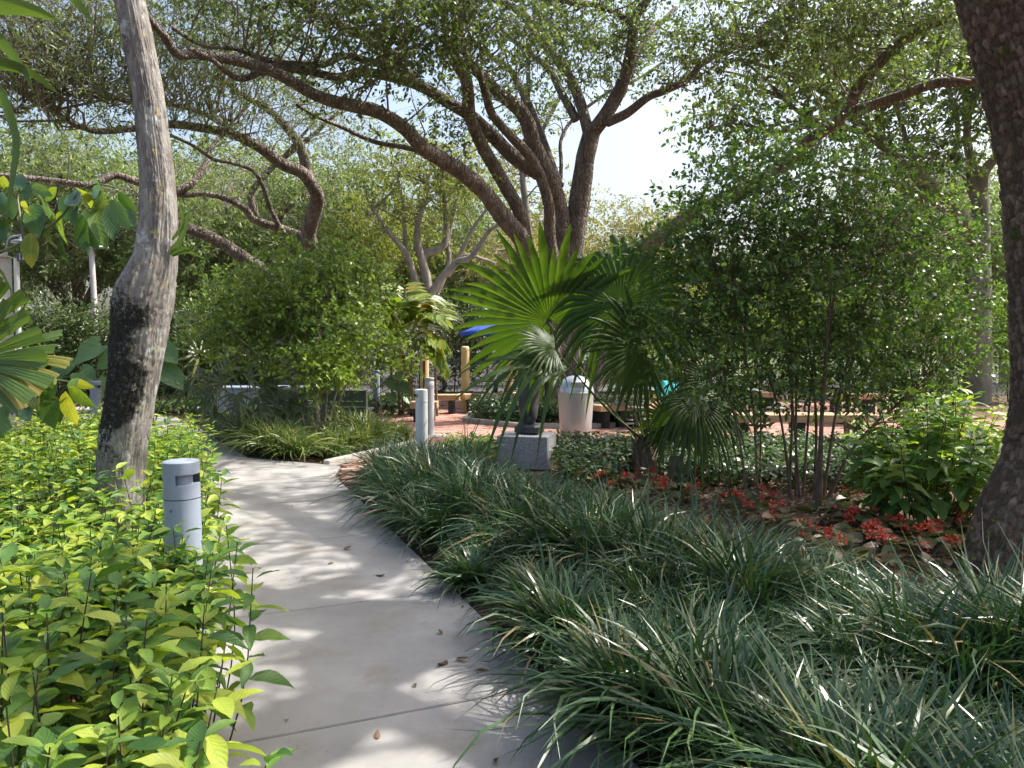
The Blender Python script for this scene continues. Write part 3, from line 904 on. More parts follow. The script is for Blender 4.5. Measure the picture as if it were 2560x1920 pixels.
# pale multi-stemmed tree behind the plaza
pt_base = np.array([-3.1, 27.5, -.03])
ptree = thing('tree', 'pale-barked multi-stemmed tree with yellow-green leaves behind the plaza', 'tree', tuple(pt_base))
PL = [
    limb([(1073, 800), (1071, 739), (1063, 682), (1051, 640), (1043, 607), (1047, 545), (1063, 492), (1070, 440)], 27.5, 27, 34, 13, pt_base),
    limb([(1065, 690), (1059, 640), (1112, 607), (1112, 492), (1104, 451), (1110, 400)], 27.4, 27.8, 26, 11),
    limb([(1050, 740), (1030, 672), (1010, 627), (969, 578), (957, 558), (930, 520)], 27.3, 26.4, 22, 9),
    limb([(1025, 660), (1014, 615), (1010, 533), (1000, 470)], 27.2, 27, 16, 9),
    limb([(1072, 780), (1120, 664), (1120, 607), (1133, 533), (1150, 470)], 27.8, 28, 17, 8),
    limb([(1075, 790), (1080, 730), (1137, 660), (1180, 640), (1219, 582), (1244, 562), (1280, 530)], 27.2, 26, 25, 8),
    limb([(1120, 690), (1160, 640), (1215, 650), (1240, 660)], 27, 26.4, 12, 7),
    limb([(1135, 665), (1190, 560), (1230, 510)], 26.9, 26.8, 13, 7),
]
pL = add_limbs(ptree, PL, M['bark_pale'], 9)
crown(ptree, [B(1040, 480, 27, 110, 60, 1.6, .8), B(1130, 430, 27.5, 100, 60, 1.6, .8), B(960, 520, 26.5, 80, 60, 1.4, .6), B(1230, 520, 26.5, 80, 40, 1.4, .45),
              B(1060, 570, 27.2, 80, 30, 1.2, .35), B(1000, 400, 27, 140, 70, 1.8, .9), B(1190, 400, 27, 90, 60, 1.6, .7)],
      M['far_lime'], .17, pL, twig_mat=M['twig_pale'], twig_r=.025, clump=.5)

# stems of the grey tree between them
gt_base = np.array([.35, 24.0, -.03])
gtree = thing('tree', 'slender grey trunk standing behind the oak stems', 'tree', tuple(gt_base))
gL = add_limbs(gtree, [limb([(1316, 740), (1318, 560), (1313, 500), (1306, 430), (1312, 360), (1330, 290)], 24, 24, 26, 12, gt_base),
                       limb([(1311, 440), (1345, 350), (1390, 260), (1410, 230)], 24, 23.5, 16, 9)], M['bark_green'], 9)
crown(gtree, [B(1330, 330, 24, 80, 60, 1.4, .5), B(1270, 430, 24.5, 90, 60, 1.4, .5), B(1400, 500, 25, 60, 90, 1.2, .6)], M['far_yellow'], .15, gL, twig_mat=M['twig_pale'], twig_r=.02, clump=.45)

# background trees: two grown kinds, then copies
def grown_tree(seed, height, spread, mat, bark, leaf, cov, label, loc, low=.3):
    global rng
    keep = rng
    rng = np.random.default_rng(seed)
    t = thing('tree', label, 'tree', (0, 0, 0), 'trees standing beyond the hedges')
    th = height * low
    L = [(np.array([[0, 0, -.03], [.1, 0, th * .5], [.05, .1, th]]), np.array([.26, .2, .19]) * height / 8)]
    ends = []
    for k in range(7):
        a = k * 2 * math.pi / 7 + rng.uniform(-.4, .4)
        o = np.array([math.cos(a), math.sin(a), 0])
        hh = height * rng.uniform(.62, .9)
        s = spread * rng.uniform(.45, .85)
        p = np.array([[.05, .1, th * .93], o * s * .3 + [0, 0, th + (hh - th) * .35], o * s * .65 + [0, 0, th + (hh - th) * .75] + rng.normal(size=3) * .25, o * s + [0, 0, hh]])
        L.append((p, np.array([.12, .09, .06, .025]) * height / 8))
        ends += [p[1] * .4 + p[2] * .6, p[2], p[3]]
    lp = add_limbs(t, L, bark, 8)
    bl = [(e + rng.normal(size=3) * .3, np.array([1, 1, .62]) * spread * rng.uniform(.26, .40), cov) for e in ends]
    bl += [(np.array([0, 0, height * .9]), np.array([1, 1, .4]) * spread * .5, cov)]
    crown(t, bl, mat, leaf, lp, twig_mat=M['twig'], twig_r=.02, clump=leaf * 3.3, kindtw='stuff')
    t.location = loc
    rng = keep
    return t

def copy_tree(src, loc, rz, s, label):
    t = src.copy()
    COL.objects.link(t)
    t.location = loc
    t.rotation_euler = (0, 0, rz)
    t.scale = (s, s, s)
    t['label'] = label
    for ch in src.children:
        c = ch.copy()
        COL.objects.link(c)
        c.parent = t
        c.matrix_parent_inverse = Matrix.Identity(4)
    return t

t1 = grown_tree(3, 9.0, 4.6, M['far_leaf'], M['bark_oak'], .19, 1.1, 'dark-limbed oak behind the lamp pole, seen through its low forks', (-15.5, 27, 0))
t2 = grown_tree(8, 8.0, 4.0, M['far_yellow'], M['bark_pale'], .19, 1.2, 'golden yellow leafy tree standing against the white sky gap', (5.2, 37, 0))
t3 = grown_tree(21, 9.5, 4.8, M['far_lime'], M['bark_pale'], .2, 1.0, 'tall lime green tree beyond the crooked oak', (-6.5, 33, 0))
for src, loc, rz, s, lab in [
    (t1, (-22.5, 30, 0), 1.0, 1.1, 'big green oak farthest over by the beige building'),
    (t1, (-9.8, 26.5, 0), 2.2, .95, 'green oak showing behind the leaning grey trunk'),
    (t3, (-12.0, 37, 0), 3.0, 1.15, 'tall pale green tree behind the lamp pole oaks'),
    (t1, (-2.2, 38, 0), 4.1, 1.1, 'hazy green tree far behind the pale multi-stemmed tree'),
    (t3, (-19, 44, 0), .6, 1.35, 'tallest green tree on the far skyline over the parking lot'),
    (t2, (1.0, 33, 0), 1.3, .85, 'low yellowish tree filling the gap between the oak stems'),
    (t2, (9.6, 40, 0), 3.9, .8, 'golden tree partly hidden by the dark shrub top'),
    (t1, (11.5, 31, 0), .4, .72, 'green tree behind the slanting oak limb'),
    (t1, (16.5, 29, 0), 5.2, .95, 'green oak behind the pale forked oak'),
    (t3, (21.5, 33, 0), 2.0, 1.0, 'lime tree glimpsed next to the rough near trunk'),
    (t3, (-28, 38, 0), 4.4, 1.2, 'lime tree behind the beige building'),
]:
    copy_tree(src, loc, rz, s, lab)

# ------------------------------------------------------------------ the rough trunk at the right and its crown overhead
nb = P(2560, 1430, 5.35)
near = thing('oak_tree', 'near oak with rough plated reddish brown bark and moss at its foot', 'tree', (nb[0], nb[1], -.04))
cp = [(2556, 1490, 175), (2556, 1400, 150), (2560, 1313, 134), (2577, 1227, 112), (2597, 1154, 102), (2616, 1000, 96), (2612, 870, 94), (2609, 700, 96), (2602, 560, 99), (2588, 380, 102), (2546, 176, 106), (2503, 0, 109), (2450, -210, 112), (2400, -420, 112)]
pts = catmull(np.array([P(u + 14, v, 5.35) for u, v, r in cp]), 420)
cpl = np.concatenate([[0], np.cumsum(np.linalg.norm(np.diff(np.array([P(u, v, 5.35) for u, v, r in cp]), axis=0), axis=1))])
rad = np.interp(np.linspace(0, 1, 420), cpl / cpl[-1], [r / F_PX * 5.35 - .045 for _, _, r in cp])
t_, n_, b_ = frames(pts)
NS = 230
a = np.linspace(0, 2 * math.pi, NS + 1)
hgt = np.concatenate([[0], np.cumsum(np.linalg.norm(np.diff(pts, axis=0), axis=1))])
uu_, vv_ = np.meshgrid(a / (2 * math.pi) * 46, hgt / .075)
wx = fbm(np.stack([np.cos(a)[None, :] * 2 + 0 * vv_, np.sin(a)[None, :] * 2 + 0 * vv_, vv_ * .25], -1), 3)
f1, f2, cid = worley(uu_ + (wx - .5) * 1.5 * 0, vv_ + (wx - .5) * 2.4, 46, 2)
g1, g2, cid2 = worley(uu_ * 2, vv_ * 2.2 + (wx - .5) * 3, 92, 9)
crack = np.clip((f2 - f1) / .22, 0, 1)
crack2 = np.clip((g2 - g1) / .2, 0, 1)
flare = 1 + .06 * np.exp(-hgt / .35)[:, None] * (np.sin(a * 4 + 1)[None, :] * .6 + .5)
disp = crack * (.5 + .9 * cid) * .020 + crack2 * .5 * (.4 + cid2) * .009 + (wx - .5) * .02
rr = rad[:, None] * flare + disp
Vt = pts[:, None] + (n_[:, None] * np.cos(a)[None, :, None] + b_[:, None] * np.sin(a)[None, :, None]) * rr[..., None]
Vt[:, -1] = Vt[:, 0]
i, j = np.meshgrid(np.arange(419), np.arange(NS), indexing='ij')
Ft = np.stack([i * (NS + 1) + j, i * (NS + 1) + j + 1, (i + 1) * (NS + 1) + j + 1, (i + 1) * (NS + 1) + j], -1).reshape(-1, 4)
M['bark_near'] = surf('plated_oak_bark', [(.2, (.09, .058, .042)), (.5, (.19, .13, .095)), (.8, (.33, .25, .19))], 16, .95, .9, .012, 6, tint=.55, bscale=60,
                      second=[(5., .57, .66, (.075, .085, .022)), (2.2, .62, .75, (.055, .05, .028))])
tn = mesh('trunk', Vt.reshape(-1, 3), [Ft], np.clip(cid * .8 + .1, 0, 1).ravel())
place(obj('trunk', tn, M['bark_near']), near)
top = pts[-1]
def over(gx, gy, z):
    """point at height z that shades ground point gx, gy"""
    return np.array([gx, gy, 0]) + S * (z / S[2])
g0, g1_, g2_, g3_ = G(470, 1215), G(640, 1250), G(800, 1325), G(960, 1420)
shade_limb = [over(*g0[:2], 7.4), over(*g1_[:2], 7.2), over(*g2_[:2], 7.0), over(*g3_[:2], 6.9)]
NL = [
    (np.array([top, top + [-.2, .3, .9], [2.9, 5.9, 6.3], [1.9, 7.0, 7.4], [.6, 8.2, 8.4]]), np.array([.29, .25, .19, .13, .06])),
    (np.array([top, top + [.3, -.2, 1.0], [4.2, 4.6, 7.0], [5.0, 4.2, 8.6], [5.4, 3.8, 9.8]]), np.array([.28, .22, .16, .11, .05])),
    (np.array([[2.9, 5.9, 6.3]] + [list(q) for q in shade_limb[::-1]] + [[1.9, 12.0, 8.3]]), np.array([.15, .14, .13, .12, .10, .05])),
    (np.array([[3.4, 5.4, 5.3], [4.6, 6.6, 6.6], [6.4, 7.7, 7.6], [8.4, 8.6, 8.4]]), np.array([.17, .14, .10, .05])),
    (np.array([[3.4, 5.2, 5.2], [3.0, 3.4, 6.6], [2.6, 1.4, 7.4], [2.0, -.6, 8.0]]), np.array([.16, .13, .10, .05])),
    (np.array([[4.2, 4.7, 6.9], [6.0, 3.6, 7.4], [8.0, 2.4, 8.0]]), np.array([.13, .10, .05])),
]
nL = add_limbs(near, NL, M['bark_oak'], 10)
def holes(x, y):
    n = fbm(np.stack([x * .75 + 3, y * .5 + 7, 0 * x + .5], -1), 31, 3)
    ex = edge_x(y)
    thr = np.where(x < ex - 1.5, .45, np.where(x < ex + .1, .53, np.where(y < 8.5, .60, .47)))
    return n > thr
def off_view(c):
    """crown parts that stay above the picture's upper edge"""
    d = np.maximum(c[:, 1], .3)
    top_z = CAM_H + d * .45 + .55
    return ((c[:, 2] > top_z) | (c[:, 1] < .4)) & sun_gaps(c)
bl = []
for gx in np.arange(-6.0, 9.1, 1.75):
    for gy in np.arange(-1.0, 13.1, 1.75):
        if (gy > 6 and gx > 2.4) or (gy > 10 and gx < -3.5):
            continue
        z = 7.6 + .5 * math.sin(gx * 1.3) + .4 * math.cos(gy)
        bl.append((over(gx, gy, z) , (1.25, 1.25, .55), 1.5))
crown(near, bl, M['oak'], .13, nL, sun_holes=holes, keep=off_view, clump=.26, twig_r=.014)  # unseen crown, laid out and thinned to shape the sun dapple below
moss = MB()
for k in range(420):
    h = abs(rng.normal()) * .28
    ai = rng.uniform(0, NS)
    row = min(419, int(np.searchsorted(hgt, h + .02)))
    p_ = Vt[row, int(ai)]
    o_ = nrm(p_ - pts[row])
    scatter(moss, T_MID, [p_ + o_ * .004], [nrm(rdir(1)[0] + np.array([0, 0, .4]))], [o_ + rdir(1)[0] * .4], .035 * rng.uniform(.6, 1.3), rng.random())
M['moss'] = leafmat('creeping_fig_leaf', [(0, (.08, .13, .02)), (1, (.22, .28, .04))], .25, .6, .3)
place(moss.obj('creeper_leaves', M['moss'], kind='stuff'), near)

# ------------------------------------------------------------------ the leaning grey trunk at the left
lb = P(300, 1300, 4.75)
ltree = thing('tree', 'leaning grey trunk with black lichen and a rotted knot beside the path', 'tree', (lb[0], lb[1], -.04))
cp = [(300, 1560, 72), (300, 1400, 66), (300, 1260, 62), (302, 1160, 61), (312, 1080, 62), (322, 1010, 63), (335, 926, 65), (347, 840, 70), (357, 770, 74), (368, 722, 70), (381, 680, 62), (390, 635, 55), (395, 560, 50), (394, 463, 45), (381, 340, 43), (368, 231, 42), (345, 110, 41), (324, 0, 40), (300, -140, 40), (270, -330, 40), (240, -560, 38)]
NP = 470
pts = catmull(np.array([P(u, v, 4.75) for u, v, r in cp]), NP)
cpl = np.concatenate([[0], np.cumsum(np.linalg.norm(np.diff(np.array([P(u, v, 4.75) for u, v, r in cp]), axis=0), axis=1))])
rad = np.interp(np.linspace(0, 1, NP), cpl / cpl[-1], [r / F_PX * 4.75 - .020 for _, _, r in cp])
t_, n_, b_ = frames(pts)
NS = 170
a = np.linspace(0, 2 * math.pi, NS + 1)
hgt = np.concatenate([[0], np.cumsum(np.linalg.norm(np.diff(pts, axis=0), axis=1))])
dirs = n_[:, None] * np.cos(a)[None, :, None] + b_[:, None] * np.sin(a)[None, :, None]
q = np.concatenate([dirs[..., :2] * 4.5, np.broadcast_to((hgt * 1.6)[:, None, None], (NP, NS + 1, 1))], -1)
fur = fbm(q * np.array([3.2, 3.2, 1.0]), 17, 4)
big = fbm(q * .55, 23, 2)
uw = fbm(q * np.array([1.2, 1.2, 1.5]), 51, 3)
e1, e2, ecid = worley(np.broadcast_to(a / (2 * math.pi) * 30, (NP, NS + 1)) + (uw - .5) * 0, np.broadcast_to((hgt / .13)[:, None], (NP, NS + 1)) + (uw - .5) * 3.5, 30, 6)
disp = np.clip((e2 - e1) / .2, 0, 1) * (.4 + .8 * ecid) * .007 + (fur - .5) * .012 + (big - .5) * .03
# the knot: a burr on the left flank with a rotted hollow
Vt0 = pts[:, None] + dirs * rad[:, None, None]
kn = P(288, 730, 4.6)
dk = np.linalg.norm(Vt0 - kn, axis=-1)
disp += .016 * np.exp(-(dk / .12) ** 2)
kn2 = P(352, 668, 4.55)
dk2 = np.linalg.norm(Vt0 - kn2, axis=-1)
disp += .022 * np.exp(-(dk2 / .10) ** 2) - .05 * np.exp(-(dk2 / .045) ** 2)
lich = np.clip(fbm(Vt0 * 7, 41, 4) * 1.5 - .25, 0, 1)
rotten = np.clip(1.5 - np.abs((Vt0[..., 2] - 1.42) / .62), 0, 1) * np.clip((P(420, 800, 4.75)[0] - .17 * np.abs(Vt0[..., 2] - 1.72) - Vt0[..., 0] + (fbm(Vt0 * 5, 9) - .5) * .36) / .13, 0, 1)
rough_ = fbm(Vt0 * 38, 77, 3) - .5
disp += rough_ * .022 * rotten
Vt = Vt0 + dirs * disp[..., None]
Vt[:, -1] = Vt[:, 0]
i, j = np.meshgrid(np.arange(NP - 1), np.arange(NS), indexing='ij')
Ft = np.stack([i * (NS + 1) + j, i * (NS + 1) + j + 1, (i + 1) * (NS + 1) + j + 1, (i + 1) * (NS + 1) + j], -1).reshape(-1, 4)
m, nt = new_mat('grey_lichened_bark')
L_ = nt.links.new
tc = N(nt, 'ShaderNodeTexCoord')
mp = N(nt, 'ShaderNodeMapping')
mp.inputs['Scale'].default_value = (1, 1, .3)
L_(tc.outputs['Object'], mp.inputs[0])
n1 = N(nt, 'ShaderNodeTexNoise', Scale=16.0, Detail=7.0, Roughness=.7)
L_(mp.outputs[0], n1.inputs['Vector'])
base = ramp(nt, [(.28, (.06, .052, .046)), (.44, (.17, .15, .135)), (.58, (.275, .262, .245)), (.78, (.42, .41, .385))], n1.outputs['Fac']).outputs[0]
def over_mix(base, fac, colr):
    x = N(nt, 'ShaderNodeMixRGB')
    L_(fac, x.inputs[0])
    L_(base, x.inputs[1])
    x.inputs[2].default_value = (*colr, 1)
    return x.outputs[0]
def mask(scale, lo, hi, st=None):
    n2 = N(nt, 'ShaderNodeTexNoise', Scale=scale, Detail=6.0, Roughness=.7)
    L_((tc.outputs['Object'] if st is None else mp.outputs[0]), n2.inputs['Vector'])
    r = N(nt, 'ShaderNodeMapRange')
    L_(n2.outputs['Fac'], r.inputs[0])
    r.inputs[1].default_value = lo
    r.inputs[2].default_value = hi
    return r.outputs[0]
base = over_mix(base, mask(5.5, .57, .64), (.46, .475, .46))
base = over_mix(base, mask(9., .60, .66), (.40, .33, .16))
base = over_mix(base, mask(7., .63, .70, 1), (.08, .075, .07))
at = N(nt, 'ShaderNodeAttribute', attribute_name='tint')
nz = N(nt, 'ShaderNodeTexNoise', Scale=34.0, Detail=9.0, Roughness=.85)
L_(tc.outputs['Object'], nz.inputs['Vector'])
ma = N(nt, 'ShaderNodeMath', operation='MULTIPLY_ADD')
L_(nz.outputs['Fac'], ma.inputs[0])
ma.inputs[1].default_value = 2.2
L_(at.outputs['Fac'], ma.inputs[2])
mr = N(nt, 'ShaderNodeMapRange')
L_(ma.outputs[0], mr.inputs[0])
mr.inputs[1].default_value = 1.62
mr.inputs[2].default_value = 1.86
base = over_mix(base, mr.outputs[0], (.012, .011, .010))
pr = N(nt, 'ShaderNodeBsdfPrincipled', Roughness=.92)
L_(base, pr.inputs['Base Color'])
bp = N(nt, 'ShaderNodeBump', Strength=.7, Distance=.012)
nb_ = N(nt, 'ShaderNodeTexNoise', Scale=55.0, Detail=6.0, Roughness=.7)
L_(mp.outputs[0], nb_.inputs['Vector'])
L_(nb_.outputs['Fac'], bp.inputs['Height'])
L_(bp.outputs[0], pr.inputs['Normal'])
out = N(nt, 'ShaderNodeOutputMaterial')
L_(pr.outputs[0], out.inputs[0])
M['bark_left'] = m
place(obj('trunk', mesh('trunk', Vt.reshape(-1, 3), [Ft], (rotten * .85).ravel()), M['bark_left']), ltree)
topl = pts[-1]
LLm = [(np.array([topl, topl + [-.25, .2, 1.2], topl + [-1.2, .9, 2.4], topl + [-2.4, 1.2, 3.2]]), np.array([.095, .085, .06, .03])),
       (np.array([topl, topl + [.2, -.3, 1.2], topl + [.6, -1.0, 2.6]]), np.array([.09, .07, .03]))]
ll_ = add_limbs(ltree, LLm, M['bark_pale'], 8)
crown(ltree, [(topl + np.array([-1.6, .8, 2.8]), (1.5, 1.4, .7), .6), (topl + np.array([.5, -.9, 2.8]), (1.2, 1.2, .6), .7), (topl + np.array([-2.6, 1.4, 3.3]), (1.4, 1.3, .6), .5)],
      M['oak'], .13, ll_, keep=off_view, clump=.3)

# ------------------------------------------------------------------ shrubs and small trees
def stems(t, specs, mat, name='stem', ns=7):
    pts = []
    for p, r in specs:
        place(MB().tube(p, r, ns, wob=.1, wf=5, res=.07).obj(name, mat), t)
        pts.append(catmull(p, 14))
    return np.concatenate(pts)

mb0 = np.array([-3.35, 12.55, -.03])
myr = thing('crape_myrtle', 'light green fine-leaved myrtle with bare stems in front of the green bench', 'small tree', tuple(mb0))
sp = []
for (u0, u1, v1, dy) in [(770, 700, 900, -.2), (775, 735, 860, .1), (792, 778, 820, 0), (800, 805, 800, .2), (806, 850, 850, -.1), (812, 880, 900, .15), (818, 930, 880, 0), (798, 760, 760, .1), (803, 840, 740, -.1), (785, 640, 870, .1)]:
    b = P(u0, 1046, 12.55 + dy * .5)
    b[2] = -.03
    e = P(u1, v1, 12.55 + dy * 3)
    mid = b * .45 + e * .55 + np.array([(b[0] - e[0]) * .18, 0, .06])
    sp.append((np.array([b, mid, e]), np.array([.03, .022, .009])))
mS = stems(myr, sp, M['twig_pale'])
crown(myr, [B(760, 700, 12.6, 130, 80, .9, 1.7), B(880, 690, 12.8, 95, 70, .9, 1.5), B(640, 760, 12.6, 110, 80, .9, 1.5), B(560, 820, 12.6, 80, 70, .8, 1.3),
            B(820, 810, 12.4, 130, 80, .9, 1.5), B(700, 860, 12.5, 120, 80, .8, 1.3), B(905, 800, 12.6, 70, 85, .8, 1.3), B(560, 720, 13, 70, 60, .7, 1.0), B(820, 640, 12.8, 90, 40, .6, 1.2)],
      M['myrtle'], .088, mS, tmpl=T_MID, twig_mat=M['twig_pale'], twig_r=.007, clump=.17, m=7, droop=.15)
crown(myr, [B(800, 915, 11.7, 90, 55, .45, 1.7), B(850, 922, 11.8, 58, 42, .4, 1.6), B(750, 920, 11.8, 50, 40, .35, 1.3), B(1000, 905, 12.0, 36, 36, .3, 1.3), B(800, 965, 11.7, 40, 26, .25, 1.1)],
      leafmat('myrtle_new_leaf', [(0, (.13, .21, .03)), (.5, (.22, .32, .045)), (1, (.34, .43, .07))], .4, .42, .5), .075, mS, tmpl=T_MID, twig_mat=M['twig_pale'], twig_r=.006, clump=.13, m=7, droop=.15, name='new_growth')

db0 = np.array([2.95, 7.95, -.04])
dsh = thing('shrub', 'tall dark green multi-stemmed shrub with bare lower stems in the mulch', 'shrub', tuple(db0))
sp = []
for (u0, v0, u1, v1, Yb, Ye, r) in [(2050, 1262, 2080, 700, 7.6, 7.6, .026), (2042, 1265, 2110, 540, 7.65, 7.9, .024), (2070, 1215, 2310, 950, 8.1, 8.2, .022), (2035, 1240, 2010, 760, 7.9, 7.8, .018),
                                (1990, 1230, 1990, 720, 8.2, 8.1, .016), (1972, 1235, 1960, 640, 8.1, 8.0, .016), (2008, 1210, 2060, 620, 8.2, 8.4, .015), (1900, 1170, 1880, 760, 8.6, 8.6, .013),
                                (1870, 1260, 1800, 900, 7.8, 7.6, .016), (1895, 1255, 1830, 700, 7.8, 7.7, .014), (2240, 1240, 2060, 1090, 7.9, 8.0, .018), (2235, 1245, 2180, 1100, 7.7, 7.9, .016),
                                (1980, 1240, 1760, 620, 8.0, 7.8, .015), (2055, 1250, 2230, 560, 7.8, 8.0, .017), (2000, 1235, 1900, 480, 8.1, 8.1, .014), (1720, 1120, 1700, 800, 8.9, 8.8, .012), (1690, 1130, 1690, 900, 9.0, 9.0, .012)]:
    b = P(u0, v0, Yb)
    b[2] = -.05
    e = P(u1, v1, Ye)
    mid = b * .55 + e * .45 + np.array([(b[0] - e[0]) * .16 + rng.normal() * .03, rng.normal() * .05, .03])
    sp.append((np.array([b, mid, e]), np.array([r, r * .75, r * .35])))
dS = stems(dsh, sp, M['stem_red'])
crown(dsh, [B(1800, 560, 7.9, 150, 110, .6, 0.94), B(1900, 470, 8.1, 150, 90, .6, 1.07), B(2030, 560, 8.0, 170, 120, .7, 1.02), B(1850, 700, 7.7, 170, 110, .6, 1.02), B(2030, 720, 7.9, 170, 110, .7, 1.02),
            B(2180, 640, 8.1, 130, 120, .6, 0.90), B(2230, 800, 8.1, 140, 100, .6, 0.94), B(2100, 860, 7.9, 140, 70, .5, 0.98), B(1800, 830, 7.6, 130, 70, .5, 0.98), B(1950, 850, 7.8, 120, 50, .5, 0.82),
            B(2340, 720, 8.3, 100, 120, .6, 1.15), B(2110, 450, 8.2, 120, 70, .5, 0.74), B(1720, 640, 7.9, 70, 90, .5, 1.07), B(1790, 420, 8.2, 70, 50, .4, 0.66), B(2380, 870, 8.4, 80, 80, .5, 0.98),
            B(1850, 960, 7.6, 60, 40, .3, 0.66), B(1930, 960, 7.7, 60, 40, .3, 0.57), B(2000, 950, 7.8, 50, 40, .3, 0.41), B(1680, 760, 7.9, 60, 120, .5, 0.74), B(1950, 400, 8.2, 200, 60, .6, 0.41), B(2250, 480, 8.3, 120, 80, .6, 0.49), B(2420, 640, 8.6, 80, 100, .6, 0.74), B(1800, 930, 7.5, 90, 45, .3, 1.07), B(1900, 1000, 7.6, 60, 40, .25, 0.82), B(1720, 870, 7.8, 70, 70, .35, 0.90), B(2010, 900, 7.9, 110, 50, .4, 0.90), B(2140, 950, 8.0, 110, 50, .4, 0.90), B(2260, 930, 8.3, 90, 70, .4, 0.98), B(2330, 560, 8.4, 70, 90, .5, 0.74), B(2100, 1010, 8.6, 90, 30, .4, 0.57), B(1830, 380, 8.2, 60, 50, .4, 0.66), B(2060, 350, 8.3, 70, 50, .4, 0.49)],
      M['dark_shrub'], .064, dS, tmpl=T_MID, twig_mat=M['stem_red'], twig_r=.006, clump=.19, m=7, droop=.1, upbias=.9)

def hedge(name, label, a, b, depth, h0, h1, mat, leaf, cov, group='clipped and loose hedges', holes_=0.0):
    """leafy wall from a to b; stems inside"""
    a, b = np.array(a, float), np.array(b, float)
    ln = np.linalg.norm(b - a)
    c = (a + b) / 2
    t = thing(name, label, 'hedge', (c[0], c[1], -.04), group)
    st = MB()
    lm = MB()
    n = int(cov * ln * (h1 - h0) / (.5 * .42 * leaf * leaf * .55))
    ncl = max(6, n // 70)
    f, g, hh = rng.random(ncl), rng.normal(size=ncl) * .4, h0 + (h1 - h0) * rng.random(ncl) ** .8
    side = np.array([-(b - a)[1], (b - a)[0]]) / ln
    top = 1 + .12 * (vnoise(np.stack([f * ln * .9, 0 * f, 0 * f], -1), 5) - .5)
    cc = np.c_[a + (b - a) * f[:, None] + side * np.clip(g, -1, 1)[:, None] * depth / 2, hh * top]
    ct = rng.random(ncl)
    ci = np.repeat(np.arange(ncl), 70)
    m_ = len(ci)
    off = rng.normal(size=(m_, 3)) * leaf * 1.7
    tint = np.clip(.15 + .4 * ct[ci] + .55 * (rng.random(m_) - .25), 0, 1)
    d = nrm(off + rdir(m_) * leaf + np.array([0, 0, -.2 * leaf]))
    lp = cc[ci] + off
    lp[:, 2] = np.maximum(lp[:, 2], .02)
    scatter(lm, T_SMALL, lp, d, nrm(rdir(m_) + np.array([0, 0, .7])), leaf * rng.uniform(.7, 1.3, m_), tint)
    for k in range(int(ln * 3)):
        p = a + (b - a) * rng.random() + side * rng.normal() * depth * .15
        stp = np.array([[*p, -.05], [*(p + rng.normal(size=2) * .1), h1 * .5], [*(p + rng.normal(size=2) * .2), h1 * .85]])
        st.tube(stp, [.02, .014, .006], 5, cap=False)
    place(lm.obj('foliage', mat, smooth=False, kind='stuff'), t)
    place(st.obj('stems', M['stem_dark'], kind='stuff'), t)
    return t

hedge('hedge', 'dark hedge with a lit top behind the elephant ears', (-13.2, 17.6), (-6.0, 19.6), 1.2, .25, 2.5, M['hedge'], .11, 2.6)
hedge('hedge', 'glossy speckled hedge behind the yellow posts and blue umbrella', (-2.2, 22.0), (3.4, 22.6), 1.0, .5, 2.7, M['hedge'], .12, 1.25)
hedge('hedge', 'loose dark hedge between the crooked oak and the parking lot', (-6.6, 20.2), (-2.4, 22.4), 1.2, .7, 2.4, M['hedge'], .11, 1.3)
hedge('hedge', 'sunlit leafy hedge beyond the plaza behind the dark shrub', (3.6, 23.5), (15.5, 22.0), 1.6, .1, 3.0, M['myrtle'], .12, 1.5)
hedge('hedge', 'green hedge closing the view behind the large-leaved shrub', (10.0, 13.5), (17.0, 11.5), 1.6, .1, 3.3, M['myrtle'], .12, 1.5)
hedge('hedge', 'far green hedge along the edge of the parking lot', (-34, 25.2), (-7.2, 25.6), 1.0, .2, 1.2, M['hedge'], .14, 1.3)

# ------------------------------------------------------------------ strap-leaved grass beds
def blades(mb, base, az, L, w, th0, th1, tint, seg=6):
    """arching blades: leaning from th0 to th1 away from upright"""
    n = len(base)
    t = (np.arange(seg) + .5) / seg
    th = th0[:, None] + (th1 - th0)[:, None] * t[None, :] ** 1.25
    ds = (L / seg)[:, None]
    hx = np.concatenate([np.zeros((n, 1)), np.cumsum(np.sin(th) * ds, 1)], 1)
    hz = np.concatenate([np.zeros((n, 1)), np.cumsum(np.cos(th) * ds, 1)], 1)
    az = az[:, None] + (rng.normal(size=n) * .35)[:, None] * np.linspace(0, 1, seg + 1)[None, :] ** 2
    x = base[:, 0:1] + hx * np.cos(az)
    y = base[:, 1:2] + hx * np.sin(az)
    z = np.maximum(base[:, 2:3] + hz, .004 + .01 * rng.random((n, 1)))
    s = np.linspace(0, 1, seg + 1)
    ww = w[:, None] / 2 * np.clip(np.minimum(.65 + s * 1.2, (1 - s) * 3.2 + .04), 0, 1)[None, :]
    tw = rng.normal(size=(n, 1)) * .5
    ex, ey, ez = -np.sin(az) * np.cos(tw), np.cos(az) * np.cos(tw), np.sin(tw) * np.ones_like(az)
    A = np.stack([x + ex * ww, y + ey * ww, z + ez * ww], -1)
    C = np.stack([x - ex * ww, y - ey * ww, z - ez * ww], -1)
    V = np.stack([A, C], 2).reshape(n, -1, 3)
    k = np.arange(seg)
    F = np.stack([2 * k, 2 * k + 1, 2 * k + 3, 2 * k + 2], 1)
    faces = (F[None] + (np.arange(n) * (2 * (seg + 1)))[:, None, None]).reshape(-1, 4)
    mb.add(V.reshape(-1, 3), [faces], np.repeat(tint, 2 * (seg + 1)))

